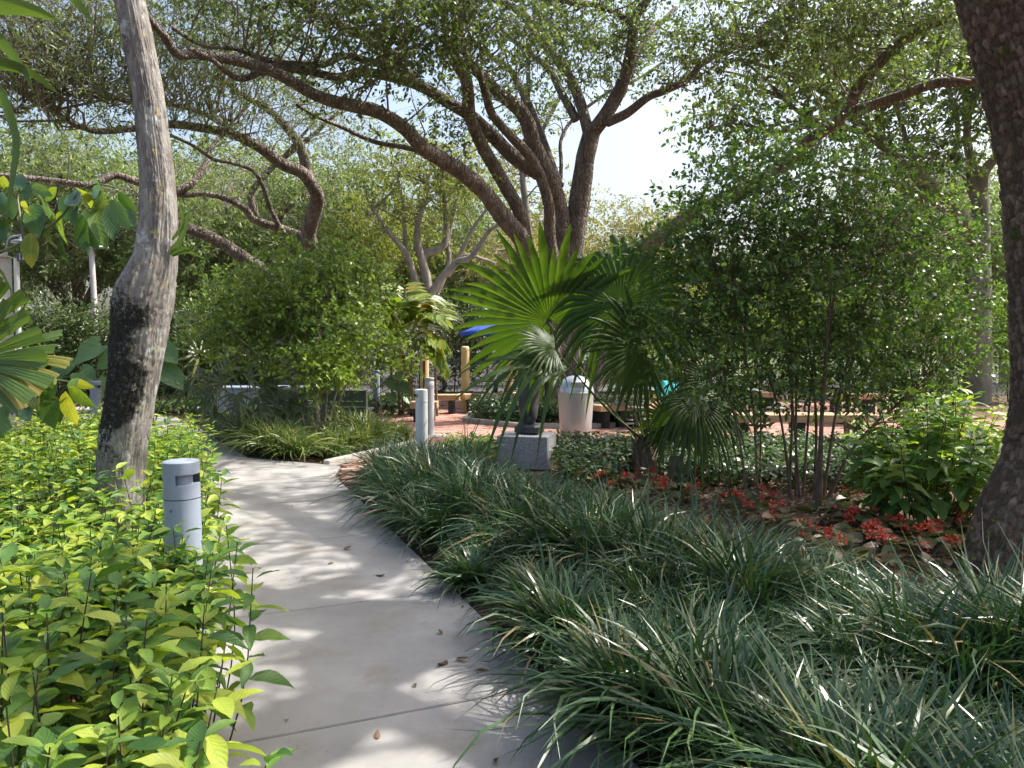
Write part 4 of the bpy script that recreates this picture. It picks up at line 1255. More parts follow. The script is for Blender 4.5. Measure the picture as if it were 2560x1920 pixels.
def tuft_bed(name, label, inside, bounds, sp, nb, L, mat, w=.011, dry=.06, tints=(.25, .5), edge=None):
    mb = MB()
    x0, x1, y0, y1 = bounds
    xs, ys_ = np.meshgrid(np.arange(x0, x1, sp), np.arange(y0, y1, sp * .87))
    xs[1::2] += sp / 2
    c = np.c_[xs.ravel(), ys_.ravel()] + rng.uniform(-.35, .35, (xs.size, 2)) * sp
    c = c[inside(c[:, 0], c[:, 1])]
    for x, y in c:
        vis = abs(x) < .72 * y + .6
        near_ = max(.6, min(1.3, 5.0 / max(y, 2)))
        n = int(nb * near_ * rng.uniform(.75, 1.25)) if vis else 25
        sc_ = rng.uniform(.78, 1.2)
        b = np.c_[x + rng.normal(size=n) * .04 * sc_, y + rng.normal(size=n) * .04 * sc_, np.full(n, -.03)]
        az = rng.uniform(0, 2 * math.pi, n)
        comb = rng.uniform(0, 2 * math.pi)
        az = az + .35 * np.sin(az - comb)
        out = rng.random(n)
        th0 = R(3) + R(34) * out + rng.normal(size=n) * .07
        th1 = R(62) + R(88) * out + rng.normal(size=n) * .22
        up = rng.random(n) < .05
        th1 = np.where(up, R(25) + R(15) * rng.random(n), th1)
        LL_ = L * sc_ * rng.uniform(.75, 1.2, n) * (.82 + .3 * out)
        tt = np.clip(tints[0] + tints[1] * rng.random(n) + .15 * (rng.random() - .5), 0, .86)
        tt = np.where(rng.random(n) < dry, rng.uniform(.93, 1.0, n), tt)
        LL_ = LL_ * (1 + .22 * math.sin(x * 3.1 + y * 2.3))
        blades(mb, b, az, LL_, w * rng.uniform(.7, 1.25, n), th0, th1, tt, 6 if y < 7 else 5)
    o = mb.obj(name, mat)
    o['kind'] = 'stuff'
    o['label'] = label
    o['category'] = 'grass'
    return o

BX = np.array([[9.9, -.75], [9.0, -.55], [8.2, -.15], [7.6, .10], [6.8, .43], [5.2, 1.16], [4.5, 1.6], [3.95, 2.1], [3.6, 2.9], [3.4, 4.2], [1.0, 5.5], [-1, 5.5]])[::-1]
def right_bed(x, y):
    xr = np.interp(y, BX[:, 0], BX[:, 1])
    xl = np.maximum(edge_x(y) + .10, -1.55)
    return (x > xl) & (x < xr) & (y < 9.9) & (y > 1.0)
tuft_bed('lilyturf_grass', 'bluish green strap-leaved lilyturf spilling over the path edge', right_bed, (-2.5, 5.5, 1.0, 10.0), .37, 300, .60, M['lilyturf'], .0135)
def right_bed_back(x, y):
    return (y > 9.7) & (y < 11.5) & (x > -.75 + (y - 9.7) * .35) & (x < -.55)
tuft_bed('lilyturf_grass', 'lilyturf round the granite plinth at the bed end', right_bed_back, (-1.2, 1.4, 9.6, 11.6), .34, 160, .5, M['lilyturf'], .012)
ISL = np.array([[-2.62, 10.45], [-3.75, 11.0], [-4.6, 12.4], [-5.6, 14.2], [-6.3, 15.5], [-4.6, 15.6], [-3.4, 14.6], [-1.85, 12.9], [-1.75, 12.2]])
def in_poly(x, y, poly):
    r = np.zeros(x.shape, bool)
    k = len(poly)
    for i in range(k):
        (x0, y0), (x1, y1) = poly[i], poly[(i + 1) % k]
        c = ((y0 > y) != (y1 > y)) & (x < (x1 - x0) * (y - y0) / (y1 - y0 + 1e-12) + x0)
        r ^= c
    return r
tuft_bed('lilyturf_grass', 'yellowish lilyturf on the island bed round the myrtle stems', lambda x, y: in_poly(x, y, ISL) & ~((np.abs(x + 3.35) < .45) & (np.abs(y - 12.5) < .25)), (-6.6, -1.4, 10.2, 15.8), .36, 270, .56, M['lilyturf_pale'], .016, .10, (.15, .6))

# kerb line along the island's front
kb = thing('kerb', 'low pale concrete edging along the front of the island bed', 'kerb', (-2.6, 10.3, 0))
for (q0, q1) in [((-2.45, 10.12), (-1.55, 12.3))]:
    q0, q1 = np.array(q0), np.array(q1)
    c = (q0 + q1) / 2
    place(MB().box((c[0] - .04, c[1], .01), (np.linalg.norm(q1 - q0) / 2, .05, .05), math.atan2(*(q1 - q0)[::-1]), .5, .01).obj('kerb_stone', M['curb'], smooth=False), kb)

# wood chips lying in the beds
chips = MB()
def chipfield(n, x0, x1, y0, y1, ok):
    p = np.c_[rng.uniform(x0, x1, n), rng.uniform(y0, y1, n)]
    p = p[ok(p[:, 0], p[:, 1])]
    k = len(p)
    d = nrm(np.c_[rng.normal(size=(k, 2)), rng.normal(size=k) * .25])
    scatter(chips, T_rhomb(.5, .03, .05), np.c_[p, np.full(k, -.035) + rng.random(k) * .025], d, np.c_[rng.normal(size=(k, 2)) * .35, np.ones(k)], rng.uniform(.02, .065, k), np.clip(rng.normal(.5, .28, k), 0, 1))
chipfield(9000, .2, 6.0, 4.2, 9.5, lambda x, y: x > np.interp(y, BX[:, 0], BX[:, 1]) - .6)
chipfield(2600, -2.4, 1.2, 1.5, 9.5, lambda x, y: (x > edge_x(y) + .02) & (x < edge_x(y) + .5))
chipfield(2500, -3.6, -.6, 1.4, 6.5, lambda x, y: x < edge_x(y) - 1.55)
chipfield(2500, -9, -1.5, 9.5, 16, lambda x, y: in_poly(x, y, ISL))
o = chips.obj('wood_chip_mulch', M['chip'], smooth=False)
o['kind'] = 'stuff'
o['label'] = 'brown wood chip mulch strewn over the planting beds'

# ------------------------------------------------------------------ broad-leaved shrubs
LIME_POOL = []
for k in range(8):
    T = T_oval(.38 + .06 * (k % 3), .07 + .05 * (k % 2), -.08 - .09 * (k % 4), 6, 1.0 + .06 * (k % 2), .06, k)
    LIME_POOL.append(T)
def pool_meshes(pool, mat, name='leaf'):
    r = []
    for T in pool:
        me = mesh(name, T['V'], T['F'], None, T['U'])
        me.materials.append(mat)
        r.append(me)
    return r
lime_me = pool_meshes(LIME_POOL, M['lime_shrub'])
green_me = pool_meshes(LIME_POOL, M['green_shrub'])

def stem_leaves(base, h, lean, nl, L, spread=1.0):
    """one upright shoot: its stem points and its leaves (position, direction, normal, size, age)"""
    tip = base + np.array([lean[0], lean[1], h])
    mid = base * .5 + tip * .5 + np.array([rng.normal() * .03, rng.normal() * .03, 0])
    pts = catmull([base, mid, tip], 7)
    out = []
    a0 = rng.uniform(0, 6.28)
    for k in range(nl):
        f = (k // 2) / max(1, (nl // 2 - 1))
        t = .30 + .70 * f ** .6
        p = pts[0] * 0 + np.array([np.interp(t, np.linspace(0, 1, 7), pts[:, q]) for q in range(3)])
        a = a0 + (k // 2) * 1.57 + (k % 2) * math.pi + rng.normal() * .3
        el = R(-22) + R(58) * f ** 1.4 + rng.normal() * .22
        if f > .99:
            el = R(22) + rng.normal() * .2
        d = np.array([math.cos(a) * math.cos(el) * spread, math.sin(a) * math.cos(el) * spread, math.sin(el)])
        s = L * (1.15 - .55 * f ** 2) * rng.uniform(.6, 1.3)
        out.append((p + nrm(d) * .012, nrm(d), nrm(np.array([-d[0] * d[2], -d[1] * d[2], 1.0]) + rng.normal(size=3) * .25), s, f))
    return pts, out

def leafy_shrub(name, label, cat, group, shoots, pool, meshes, mat_far, L, nl, separate, stem_mat, sr=.0042, spread=1.0):
    c = np.mean([s[0] for s in shoots], 0)
    t = thing(name, label, cat, (c[0], c[1], -.045), group)
    st, lm = MB(), MB()
    for base, h, lean in shoots:
        n = max(6, int(nl * rng.uniform(.8, 1.25)) // 2 * 2)
        pts, lv = stem_leaves(base, h, lean, n, L * rng.uniform(.85, 1.15), spread)
        st.tube(pts, np.linspace(sr, sr * .45, 7), 5, cap=False)
        for (p, d, nn, s, f) in lv:
            k = rng.integers(len(pool))
            if separate:
                o = bpy.data.objects.new('leaf', meshes[k])
                COL.objects.link(o)
                o.parent = t
                o.matrix_parent_inverse = Matrix.Translation(-Vector(t.location))
                o.matrix_basis = mat4(p, d, nn, s)
            else:
                scatter(lm, pool[k], p[None], d[None], nn[None], s, np.clip(rng.random(), 0, 1))
    place(st.obj('stems', stem_mat, kind='stuff'), t)
    if lm.n:
        place(lm.obj('foliage', mat_far, kind='stuff'), t)
    return t

def left_edge(y):
    return edge_x(y + .57) - 1.39
# near shoots of the lime-leaved bed grouped into plants
cand = []
for y in np.arange(1.55, 10.2, .135):
    for x in np.arange(-8.2, -.2, .135):
        q = np.array([x, y]) + rng.uniform(-.065, .065, 2)
        if y > 4.6 and rng.random() < .28:
            continue
        if q[0] > left_edge(q[1]) - (.03 if q[1] > 2.4 else .05):
            continue
        if q[0] < -.70 * q[1] - .45:
            continue
        if np.hypot(q[0] + 1.47, q[1] - 3.38) < .15 or np.hypot(q[0] - lb[0], q[1] - lb[1]) < .26:
            continue
        if q[1] > 9.0 + (q[0] + 3.6) * -.2 or q[0] < -7.6:
            continue
        cand.append(q)
for k in range(14):
    cand.append(np.array([-1.36 + .11 * (k % 4) - .18, 2.86 + .1 * (k // 4)]))
cand = np.array(cand)
cellkey = np.floor(np.c_[(cand[:, 0] + .4 * cand[:, 1]) / .5, cand[:, 1] / np.where(cand[:, 1] < 4.6, .5, .95)]).astype(int)
plants = {}
for q, k in zip(cand, map(tuple, cellkey)):
    plants.setdefault(k, []).append(q)
order = sorted(plants.items(), key=lambda kv: np.mean([p[1] for p in kv[1]]))
ORD = 'first second third fourth fifth sixth seventh eighth ninth tenth eleventh twelfth thirteenth fourteenth fifteenth sixteenth seventeenth eighteenth'.split()
imax = max(k[0] for k in plants)
mean_y = {k: float(np.mean([p[1] for p in qs])) for k, qs in plants.items()}
def shrub_label(k):
    row = imax - k[0]
    same = [q for q in plants if q[0] == k[0]]
    front = sorted([q for q in same if mean_y[q] < 3.4], key=lambda q: -mean_y[q])
    back = sorted([q for q in same if mean_y[q] >= 3.4], key=lambda q: mean_y[q])
    where = 'in the edge row' if row == 0 else 'in the %s row' % ORD[row + 0] if row else ''
    if k in front:
        return 'lime shrub %s off the path, %s this side of the slotted bollard' % (where, ORD[front.index(k)])
    return 'lime shrub %s off the path, %s beyond the slotted bollard' % (where, ORD[back.index(k)])
nleaf = 0
for k, qs in order:
    ym = np.mean([p[1] for p in qs])
    xm = np.mean([p[0] for p in qs])
    gap_to_path = left_edge(ym) - xm
    shoots = []
    for q in qs:
        hgt_ = .68 + .22 * fbm(np.array([q[0] * 1.3, q[1] * 1.3, 0]), 3, 2) + rng.normal() * .05
        if left_edge(q[1]) - q[0] < .3:
            hgt_ *= .97
        lean = rng.normal(size=2) * .06 + (np.array([.07, .02]) if left_edge(q[1]) - q[0] < .35 else 0)
        shoots.append((np.array([q[0], q[1], -.045]), hgt_, lean))
    sep = nleaf < 2700
    t = leafy_shrub('shrub', shrub_label(k), 'shrub', 'lime leaved shrubs of the bed by the path', shoots, LIME_POOL, lime_me, M['lime_shrub_far'],
                    .126 if ym < 4.6 else .118, 24 if ym < 4.6 else 18, sep, M['stem_dark'])
    nleaf += len(t.children) if sep else 0

# the larger green shrub by the rough trunk, and paler ones behind it
def big_shrub(label, c, r, h, n, L, separate, yellow=False):
    shoots = []
    for k in range(n):
        a, q = rng.uniform(0, 6.28), rng.random() ** .6
        b = np.array([c[0] + math.cos(a) * q * r * .45, c[1] + math.sin(a) * q * r * .45, -.045])
        hh = h * (1.05 - .5 * q ** 2) * rng.uniform(.7, 1.1)
        shoots.append((b, hh, np.array([math.cos(a), math.sin(a)]) * q * r * .7))
    return leafy_shrub('shrub', label, 'shrub', None, shoots, LIME_POOL, lime_me if yellow else green_me, M['lime_shrub_far'], L, 18, separate, M['stem_dark'], .006)
c1 = G(2390, 1330)
big_shrub('green shrub with large drooping leaves beside the rough trunk', (c1[0] - .05, c1[1] + .35), .62, 1.05, 34, .19, True)
c2 = G(2300, 1200)
big_shrub('pale green leafy shrub behind the drooping-leaved one', (c2[0] + .25, c2[1] + .2), .85, 1.15, 36, .18, False)
big_shrub('yellow-green shrub past the slanting stems, under the white bollard', (5.6, 9.6), .9, 1.2, 26, .17, False)

# ------------------------------------------------------------------ leaves hanging into view at the left
hb = thing('shrub', 'overhanging branch plant with big glossy hanging leaves at the picture edge', 'shrub', (-2.75, 3.1, -.04))
Yh = 3.2
stem_px = [(-60, 665), (0, 632), (60, 605), (110, 575), (150, 545), (180, 505), (200, 475), (245, 460), (290, 470)]
spts = [np.array([-2.75, 3.1, -.04]), np.array([-2.6, 3.15, 1.2])] + [P(u, v, Yh) for u, v in stem_px]
place(MB().tube(np.array(spts), np.array([.014, .011] + list(np.linspace(.0075, .003, len(stem_px)))), 7, res=.04).obj('stem', M['stem_green']), hb)
place(MB().tube(np.array([P(60, 605, Yh), P(50, 540, Yh + .05), P(45, 480, Yh + .1), P(75, 455, Yh)]), [.006, .005, .004, .003], 6, res=.04).obj('stem', M['stem_green']), hb)
BIG_POOL = [T_oval(w, .07, b, 8, 1.0, .02, k) for k, (w, b) in enumerate([(.42, -.18), (.46, -.08), (.40, .12), (.44, -.28)])]
big_me = pool_meshes(BIG_POOL, M['big_leaf'])
def hang_leaf(t, a, b, w, Y, o=(0, 420), sc_=.315, facing=None):
    p0 = P(o[0] + a[0] * sc_, o[1] + a[1] * sc_, Y + rng.uniform(-.12, .12))
    p1 = P(o[0] + b[0] * sc_, o[1] + b[1] * sc_, Y + rng.uniform(-.12, .12))
    d = p1 - p0
    nn = np.array([rng.normal() * .28, -1, .2 + rng.normal() * .25]) if facing is None else np.array(facing, float)
    ob = bpy.data.objects.new('leaf', big_me[rng.integers(4)])
    COL.objects.link(ob)
    ob.parent = t
    ob.matrix_parent_inverse = Matrix.Translation(-Vector(t.location))
    ln = np.linalg.norm(d) * 1.12
    mt = mat4(p0, d, nn, ln)
    wid = 1.05 * (w * sc_ / F_PX * Y) / (.43 * ln)
    ob.matrix_basis = mt @ Matrix.Diagonal((min(1.6, max(.9, wid)), 1, 1, 1))
for a, b, w in [((250, 510), (240, 765), 130), ((380, 480), (400, 660), 110), ((490, 330), (480, 590), 150), ((490, 560), (500, 760), 70), ((520, 210), (530, 410), 110), ((560, 200), (660, 320), 90),
                ((640, 370), (680, 640), 150), ((670, 340), (725, 520), 110), ((740, 310), (825, 570), 100), ((860, 290), (900, 560), 130), ((880, 250), (1005, 460), 110), ((940, 190), (1055, 340), 80),
                ((1000, 330), (1088, 480), 70), ((610, 160), (730, 260), 110), ((320, 220), (440, 410), 80), ((210, 150), (220, 260), 110), ((120, 230), (90, 390), 110), ((200, 260), (235, 400), 120),
                ((260, 280), (325, 560), 60), ((40, 400), (40, 580), 110), ((0, 200), (20, 330), 100), ((240, 150), (385, 210), 60), ((780, 220), (835, 300), 80), ((740, 170), (860, 205), 60),
                ((30, 60), (60, 190), 100), ((-40, 260), (-20, 420), 120), ((620, 300), (560, 430), 90), ((90, 90), (190, 130), 70), ((700, 480), (760, 620), 80), ((450, 150), (390, 250), 70)]:
    hang_leaf(hb, a, b, w, Yh)
hb2 = thing('shrub', 'lower spray of big oval leaves over the lime shrubs at the picture edge', 'shrub', (-2.9, 3.5, -.04))
place(MB().tube(np.array([[-2.9, 3.5, -.04], P(-80, 1000, 3.5), P(0, 975, 3.5), P(80, 955, 3.5), P(160, 952, 3.5), P(190, 965, 3.5)]), [.014, .01, .008, .006, .005, .003], 7, res=.04).obj('stem', M['stem_green']), hb2)
for a, b, w in [((150, 900), (90, 1060), 110), ((290, 960), (300, 1110), 130), ((400, 920), (440, 1130), 100), ((420, 890), (540, 1010), 90), ((170, 880), (320, 970), 80), ((0, 880), (150, 920), 80),
                ((150, 1000), (210, 1110), 60), ((20, 1010), (20, 1100), 70), ((430, 850), (560, 900), 60), ((340, 860), (300, 960), 70), ((60, 860), (0, 980), 90), ((240, 860), (180, 990), 80), ((340, 960), (350, 1090), 80), ((470, 840), (420, 900), 60)]:
    hang_leaf(hb2, a, b, w, 3.5, (0, 600), .41)

def strap(t, px, Y, w, mat, bend=.25):
    """long strap leaf through picture points, folded along its middle"""
    Ys = np.broadcast_to(np.asarray(Y, float), (len(px),))
    pts = catmull(np.array([P(u, v, y) for (u, v), y in zip(px, Ys)]), 16)
    tn = nrm(np.gradient(pts, axis=0))
    side = nrm(np.cross(tn, np.array([.25, .9, .35])))
    up = np.cross(side, tn)
    s = np.linspace(0, 1, 16)
    ww = (w / 2 / F_PX * Ys[0]) * np.clip(np.minimum(.55 + 1.2 * s, (1 - s) ** .7 * 1.6 + .02), 0, 1)
    V = np.stack([pts - side * ww[:, None] + up * (ww * bend)[:, None], pts, pts + side * ww[:, None] + up * (ww * bend)[:, None]], 1).reshape(-1, 3)
    F = [[3 * k + c, 3 * k + c + 1, 3 * k + c + 4, 3 * k + c + 3] for k in range(15) for c in (0, 1)]
    U = np.stack([np.tile([-1, 0, 1], 16), np.repeat(s, 3)], 1)
    return place(obj('leaf', mesh('leaf', V, [np.array(F)], None, U), mat), t)
stp = thing('strap_leaf_plant', 'near strap-leaved plant whose long leaf tips hang into the upper corner', 'plant', (-1.35, 1.25, -.04))
place(MB().tube(np.array([[-1.35, 1.25, -.04], [-1.3, 1.3, 1.2], [-1.12, 1.35, 2.35]]), [.03, .026, .022], 8, res=.1).obj('stem', M['cane']), stp)
for px, w in [([(-330, -60), (-150, -10), (60, 20), (150, 54)], 62), ([(-200, -330), (40, -160), (170, -20), (238, 64)], 62), ([(-330, -60), (-90, 30), (40, 150), (86, 236)], 46),
              ([(-330, 60), (-100, 135), (60, 175), (152, 238)], 40), ([(-250, 0), (-40, 180), (34, 330), (30, 440), (10, 560)], 34), ([(-330, 250), (-120, 560), (10, 690), (30, 760)], 26)]:
    strap(stp, px, 1.35, w, M['strap'])
ep = thing('strap_leaf_plant', 'bromeliad tuft perched on the leaning grey trunk', 'plant', tuple(P(400, 640, 4.75)))
for px, w in [([(400, 640), (450, 600), (480, 500)], 14), ([(410, 640), (460, 620), (478, 625)], 12), ([(395, 650), (330, 648), (272, 668)], 12), ([(430, 600), (455, 560), (448, 500)], 12), ([(430, 640), (470, 630), (520, 652)], 9)]:
    strap(ep, px, 4.7, w, M['strap'])

# ------------------------------------------------------------------ fan palms
def fan_blade(hub, axis, normal, Rr, nseg=34, spread=R(150), join=.5, droop=.35, tipw=.25, fold=.35, curl=0.0, seed=0, blunt=False, Rvar=.08, gsize=4):
    axis = nrm(axis)
    normal = nrm(np.asarray(normal, float) - axis * np.dot(normal, axis))
    side = np.cross(axis, normal)
    mb = MB()
    dphi = 2 * spread / nseg
    ts = np.concatenate([[.04, .2, .38], np.linspace(max(join, .42), 1, 7)]) if not blunt else np.array([.05, .3, .6, .8, .92, .985, 1.0])
    rg = np.random.default_rng(seed)
    for k in range(nseg):
        phi = -spread + (k + .5) * dphi
        rk = Rr * (1 - .22 * (abs(phi) / spread) ** 2) * (1 + rg.normal() * Rvar)
        if blunt:
            rk = Rr * (.86 + .25 * hash1(seed * 31 + k // gsize)) * (1 + rg.normal() * .012)
            dr = droop * (1 + .8 * (hash1(seed * 17 + k // gsize) - .5))
        dr = droop * (1 + rg.normal() * (0 if blunt else .35))
        V = []
        for t in ts:
            hw = dphi / 2 * t
            if blunt:
                gk = (k // gsize) * gsize + (gsize - 1) / 2
                phi_g = -spread + (gk + .5) * dphi
                phi = phi_g + (-spread + (k + .5) * dphi - phi_g) * (1 if t < .25 else 1 - .34 * (t - .25) / .75)
                hw *= 1 if t < .25 else 1 - .34 * (t - .25) / .75
            elif t > join:
                hw = dphi / 2 * (join + (1 - join) * .15) * max(.0, (1 - t) / (1 - join)) ** .75
            else:
                hw *= 1.0
            for e in (-1, 0, 1):
                ang = phi if t > join and not blunt else phi + e * dphi / 2
                base = axis * math.cos(phi) + side * math.sin(phi)
                tang = -axis * math.sin(phi) + side * math.cos(phi)
                p = base * t + tang * e * hw + normal * ((-.5 if e else .5) * fold * dphi * min(t, join) * (1 if t <= join else max(.15, (1 - t) / (1 - join))))
                p = p * rk
                p = p - np.array([0, 0, 1]) * dr * rk * max(0, t - join * .8) ** 2 / (1 - join * .8) ** 2 - normal * curl * rk * t * t
                V.append(hub + p)
        n = len(ts)
        F = [[3 * q + c, 3 * q + c + 1, 3 * q + c + 4, 3 * q + c + 3] for q in range(n - 1) for c in (0, 1)]
        U = np.stack([np.tile([-1, 0, 1], n), np.repeat(ts, 3)], 1)
        mb.add(V, [np.array(F)], np.clip(.5 + rg.normal() * .16, 0, 1), U)
    return mb

def frond(t, root, hub, axis, normal, Rr, mat, stem_mat, pr=.012, sag=.08, **kw):
    """petiole from root to hub, blade as its sub-part"""
    root, hub = np.asarray(root, float), np.asarray(hub, float)
    L = np.linalg.norm(hub - root)
    mid = (root + hub) / 2 + np.array([0, 0, sag * L])
    o = place(MB().tube(np.array([root, mid, hub]), [pr, pr * .75, pr * .5], 7, res=.06).obj('frond', stem_mat), t)
    b = fan_blade(hub, axis, normal, Rr, **kw).obj('blade', mat, o)
    b.matrix_parent_inverse = Matrix.Identity(4)
    return o

pb = G(1612, 1190)
palm = thing('fan_palm', 'fan palm with large pleated drooping leaves beside the granite plinth', 'palm', (pb[0], pb[1], -.04))
Yp = pb[1]
crown_pt = P(1615, 1095, Yp)
tr = MB()
hp = np.linspace(0, 1, 60)
pz = np.array([[pb[0] + .02 * math.sin(q * 3), pb[1], -.05 + q * (crown_pt[2] + .09)] for q in hp])
V, F, U = tube_vf(pz, np.interp(hp, [0, .2, .6, 1], [.16, .12, .13, .10]), 40)
dd = vnoise(np.c_[V[:, :2] * 30, V[:, 2] * 9], 4)
cc_ = np.c_[np.interp(V[:, 2], pz[:, 2], pz[:, 0]), np.full(len(V), pb[1]), V[:, 2]]
V = V + nrm(V - cc_) * (dd[:, None] - .4) * .05
V[40::41] = V[0::41]
place(mesh_o := obj('trunk', mesh('trunk', V, [F]), M['fibre']), palm)
fib = MB()
n = 160
an = rng.uniform(0, 6.28, n)
hz = rng.uniform(.02, crown_pt[2] + .05, n)
A = np.c_[pb[0] + np.cos(an) * .11, pb[1] + np.sin(an) * .11, hz]
stick(fib, A, A + np.c_[np.cos(an) * .05, np.sin(an) * .05, rng.uniform(.05, .16, n)], .008)
place(fib.obj('leaf_bases', M['fibre'], kind='stuff'), palm)
def px_dir(a, b, Ya, Yb):
    return P(*b, Yb) - P(*a, Ya)
FR = [  # hub px, Y, axis towards px, Y, facing, radius px, spread, droop, join
    ((1373, 806), 9.3, (1270, 700), 9.25, (-.5, -.85, -.05), 265, 140, .10, .6),
    ((1552, 757), 8.9, (1535, 600), 9.0, (-.25, -1, -.25), 240, 150, .5, .6),
    ((1387, 872), 8.5, (1315, 840), 8.3, (-.25, -.75, .75), 135, 105, .22, .5),
    ((1606, 868), 8.7, (1510, 835), 8.5, (-.1, -1, .35), 175, 135, .12, .58),
    ((1425, 918), 8.5, (1250, 885), 8.35, (-.05, -.34, .95), 285, 62, .85, .5),
    ((1784, 953), 8.9, (1800, 1060), 8.6, (.2, -.8, .6), 170, 140, .45, .5),
    ((1673, 1053), 9.0, (1680, 1010), 8.9, (0, -1, .2), 105, 150, .2, .5),
    ((1738, 1000), 8.6, (1780, 1100), 8.3, (.2, -.7, .7), 165, 120, .6, .5),
    ((1765, 705), 9.6, (1830, 620), 9.6, (.1, -1, .1), 150, 130, .6, .5),
    ((1575, 900), 9.5, (1560, 960), 9.6, (.1, -1, .2), 95, 150, .4, .5),
    ((1640, 800), 9.7, (1660, 680), 10.1, (.1, -1, .3), 190, 150, .3, .5),
    ((1470, 720), 9.8, (1440, 600), 10.2, (-.2, -1, .1), 150, 120, .3, .5),
]
for k, (h, Yh_, ax, Ya, nn, rp, spd, dr, jn) in enumerate(FR):
    hub = P(*h, Yh_)
    frond(palm, crown_pt + np.array([rng.normal() * .05, rng.normal() * .05, -.05]), hub, px_dir(h, ax, Yh_, Ya), np.array(nn, float), rp / F_PX * Yh_, M['fan'], M['stem_green'], .013, .03 if h[0] > 1560 else -.04,
          nseg=max(16, int(spd * .25)), spread=R(spd), droop=dr, join=jn, seed=k, fold=.42, curl=.05)
sbp = G(1690, 1200)
spm = thing('fan_palm', 'short fibrous palm stump beside the larger fan palm', 'palm', (sbp[0], sbp[1], -.04))
V, F, U = tube_vf(np.array([[sbp[0], sbp[1], -.05 + q * .33] for q in np.linspace(0, 1, 24)]), np.linspace(.09, .07, 24), 30)
dd = vnoise(np.c_[V[:, :2] * 35, V[:, 2] * 10], 14)
V = V + nrm(V - np.c_[np.full(len(V), sbp[0]), np.full(len(V), sbp[1]), V[:, 2]]) * (dd[:, None] - .4) * .05
V[30::31] = V[0::31]
place(obj('trunk', mesh('trunk', V, [F]), M['fibre']), spm)
for k, (h, ax) in enumerate([((1700, 1090), (1720, 1020)), ((1660, 1100), (1620, 1050)), ((1745, 1110), (1790, 1080))]):
    frond(spm, np.array([sbp[0], sbp[1], .26]), P(*h, 9.0), px_dir(h, ax, 9.0, 9.0), np.array([0, -1, .4]), 60 / F_PX * 9, M['fan'], M['stem_green'], .007, .02, nseg=26, spread=R(140), droop=.4, join=.5, seed=50 + k)

# broad fan palm at the left edge
lp0 = np.array([-2.55, 3.25, -.04])
lic = thing('fan_palm', 'broad-leaved fan palm with blunt pleated leaves and a drying lower blade', 'palm', tuple(lp0))
for k, (h, ax, nn, rp, spd, ns, mt, dr) in enumerate([
    ((-70, 900), (40, 830), (.2, -1, .15), 220, 48, 6, 'licuala', .03), ((-80, 905), (60, 900), (.1, -.75, .6), 265, 30, 5, 'licuala', .05),
    ((-60, 900), (70, 935), (.1, -.8, .6), 235, 26, 4, 'licuala_dry', .08), ((-90, 930), (-20, 990), (0, -.9, .5), 190, 30, 4, 'licuala', .1), ((-90, 850), (-20, 700), (.3, -1, 0), 190, 45, 6, 'licuala', .02)]):
    frond(lic, lp0 + np.array([0, 0, .3]), P(*h, 3.25), px_dir(h, ax, 3.25, 3.2), np.array(nn, float), rp / F_PX * 3.2, M[mt], M['stem_green'], .011, .02, nseg=ns * 4, spread=R(spd), droop=dr, seed=80 + k, blunt=True, fold=.5)

# lady palms at the tip of the island bed
for q, (u0, v0, Yr, hubs, lab) in enumerate([
    (600, 1075, 11.9, [((530, 1000), (480, 1020)), ((590, 985), (590, 1030)), ((640, 990), (690, 1010)), ((560, 960), (520, 930)), ((620, 950), (650, 910)), ((600, 1010), (570, 1060)), ((660, 960), (720, 950)), ((545, 1030), (500, 1060)), ((650, 1025), (690, 1050)), ((610, 1035), (620, 1080))], 'lady palm clump with dark fingered leaves in front of the pale box'),
    (545, 1060, 13.6, [((500, 920), (470, 960)), ((530, 900), (520, 860)), ((480, 960), (455, 1000)), ((560, 930), (600, 900)), ((520, 960), (500, 1010)), ((560, 880), (590, 850)), ((500, 890), (470, 870))], 'yellowish lady palm clump standing behind the darker one'),
    (690, 1060, 12.3, [((690, 1000), (720, 960)), ((720, 1010), (770, 1020)), ((680, 980), (650, 950)), ((700, 1025), (690, 1060))], 'small lady palm among the lilyturf at the bench end')]):
    b0 = G(u0, v0)
    b0 = P(u0, v0, Yr)
    rt = np.array([b0[0], b0[1], -.04])
    t = thing('lady_palm', lab, 'palm', tuple(rt), 'lady palms')
    for k, (h, ax) in enumerate(hubs):
        hub = P(*h, Yr + rng.uniform(-.25, .25))
        cb = rt + np.array([rng.normal() * .12, rng.normal() * .12, 0])
        frond(t, cb, hub, px_dir(h, ax, Yr, Yr - .1), np.array([rng.normal() * .3, -.8, .6]), 82 / F_PX * Yr, M['rhapis'], M['stem_dark'], .008, .05, nseg=8, spread=R(110), droop=.35, join=.12, seed=100 + 20 * q + k, Rvar=.14)

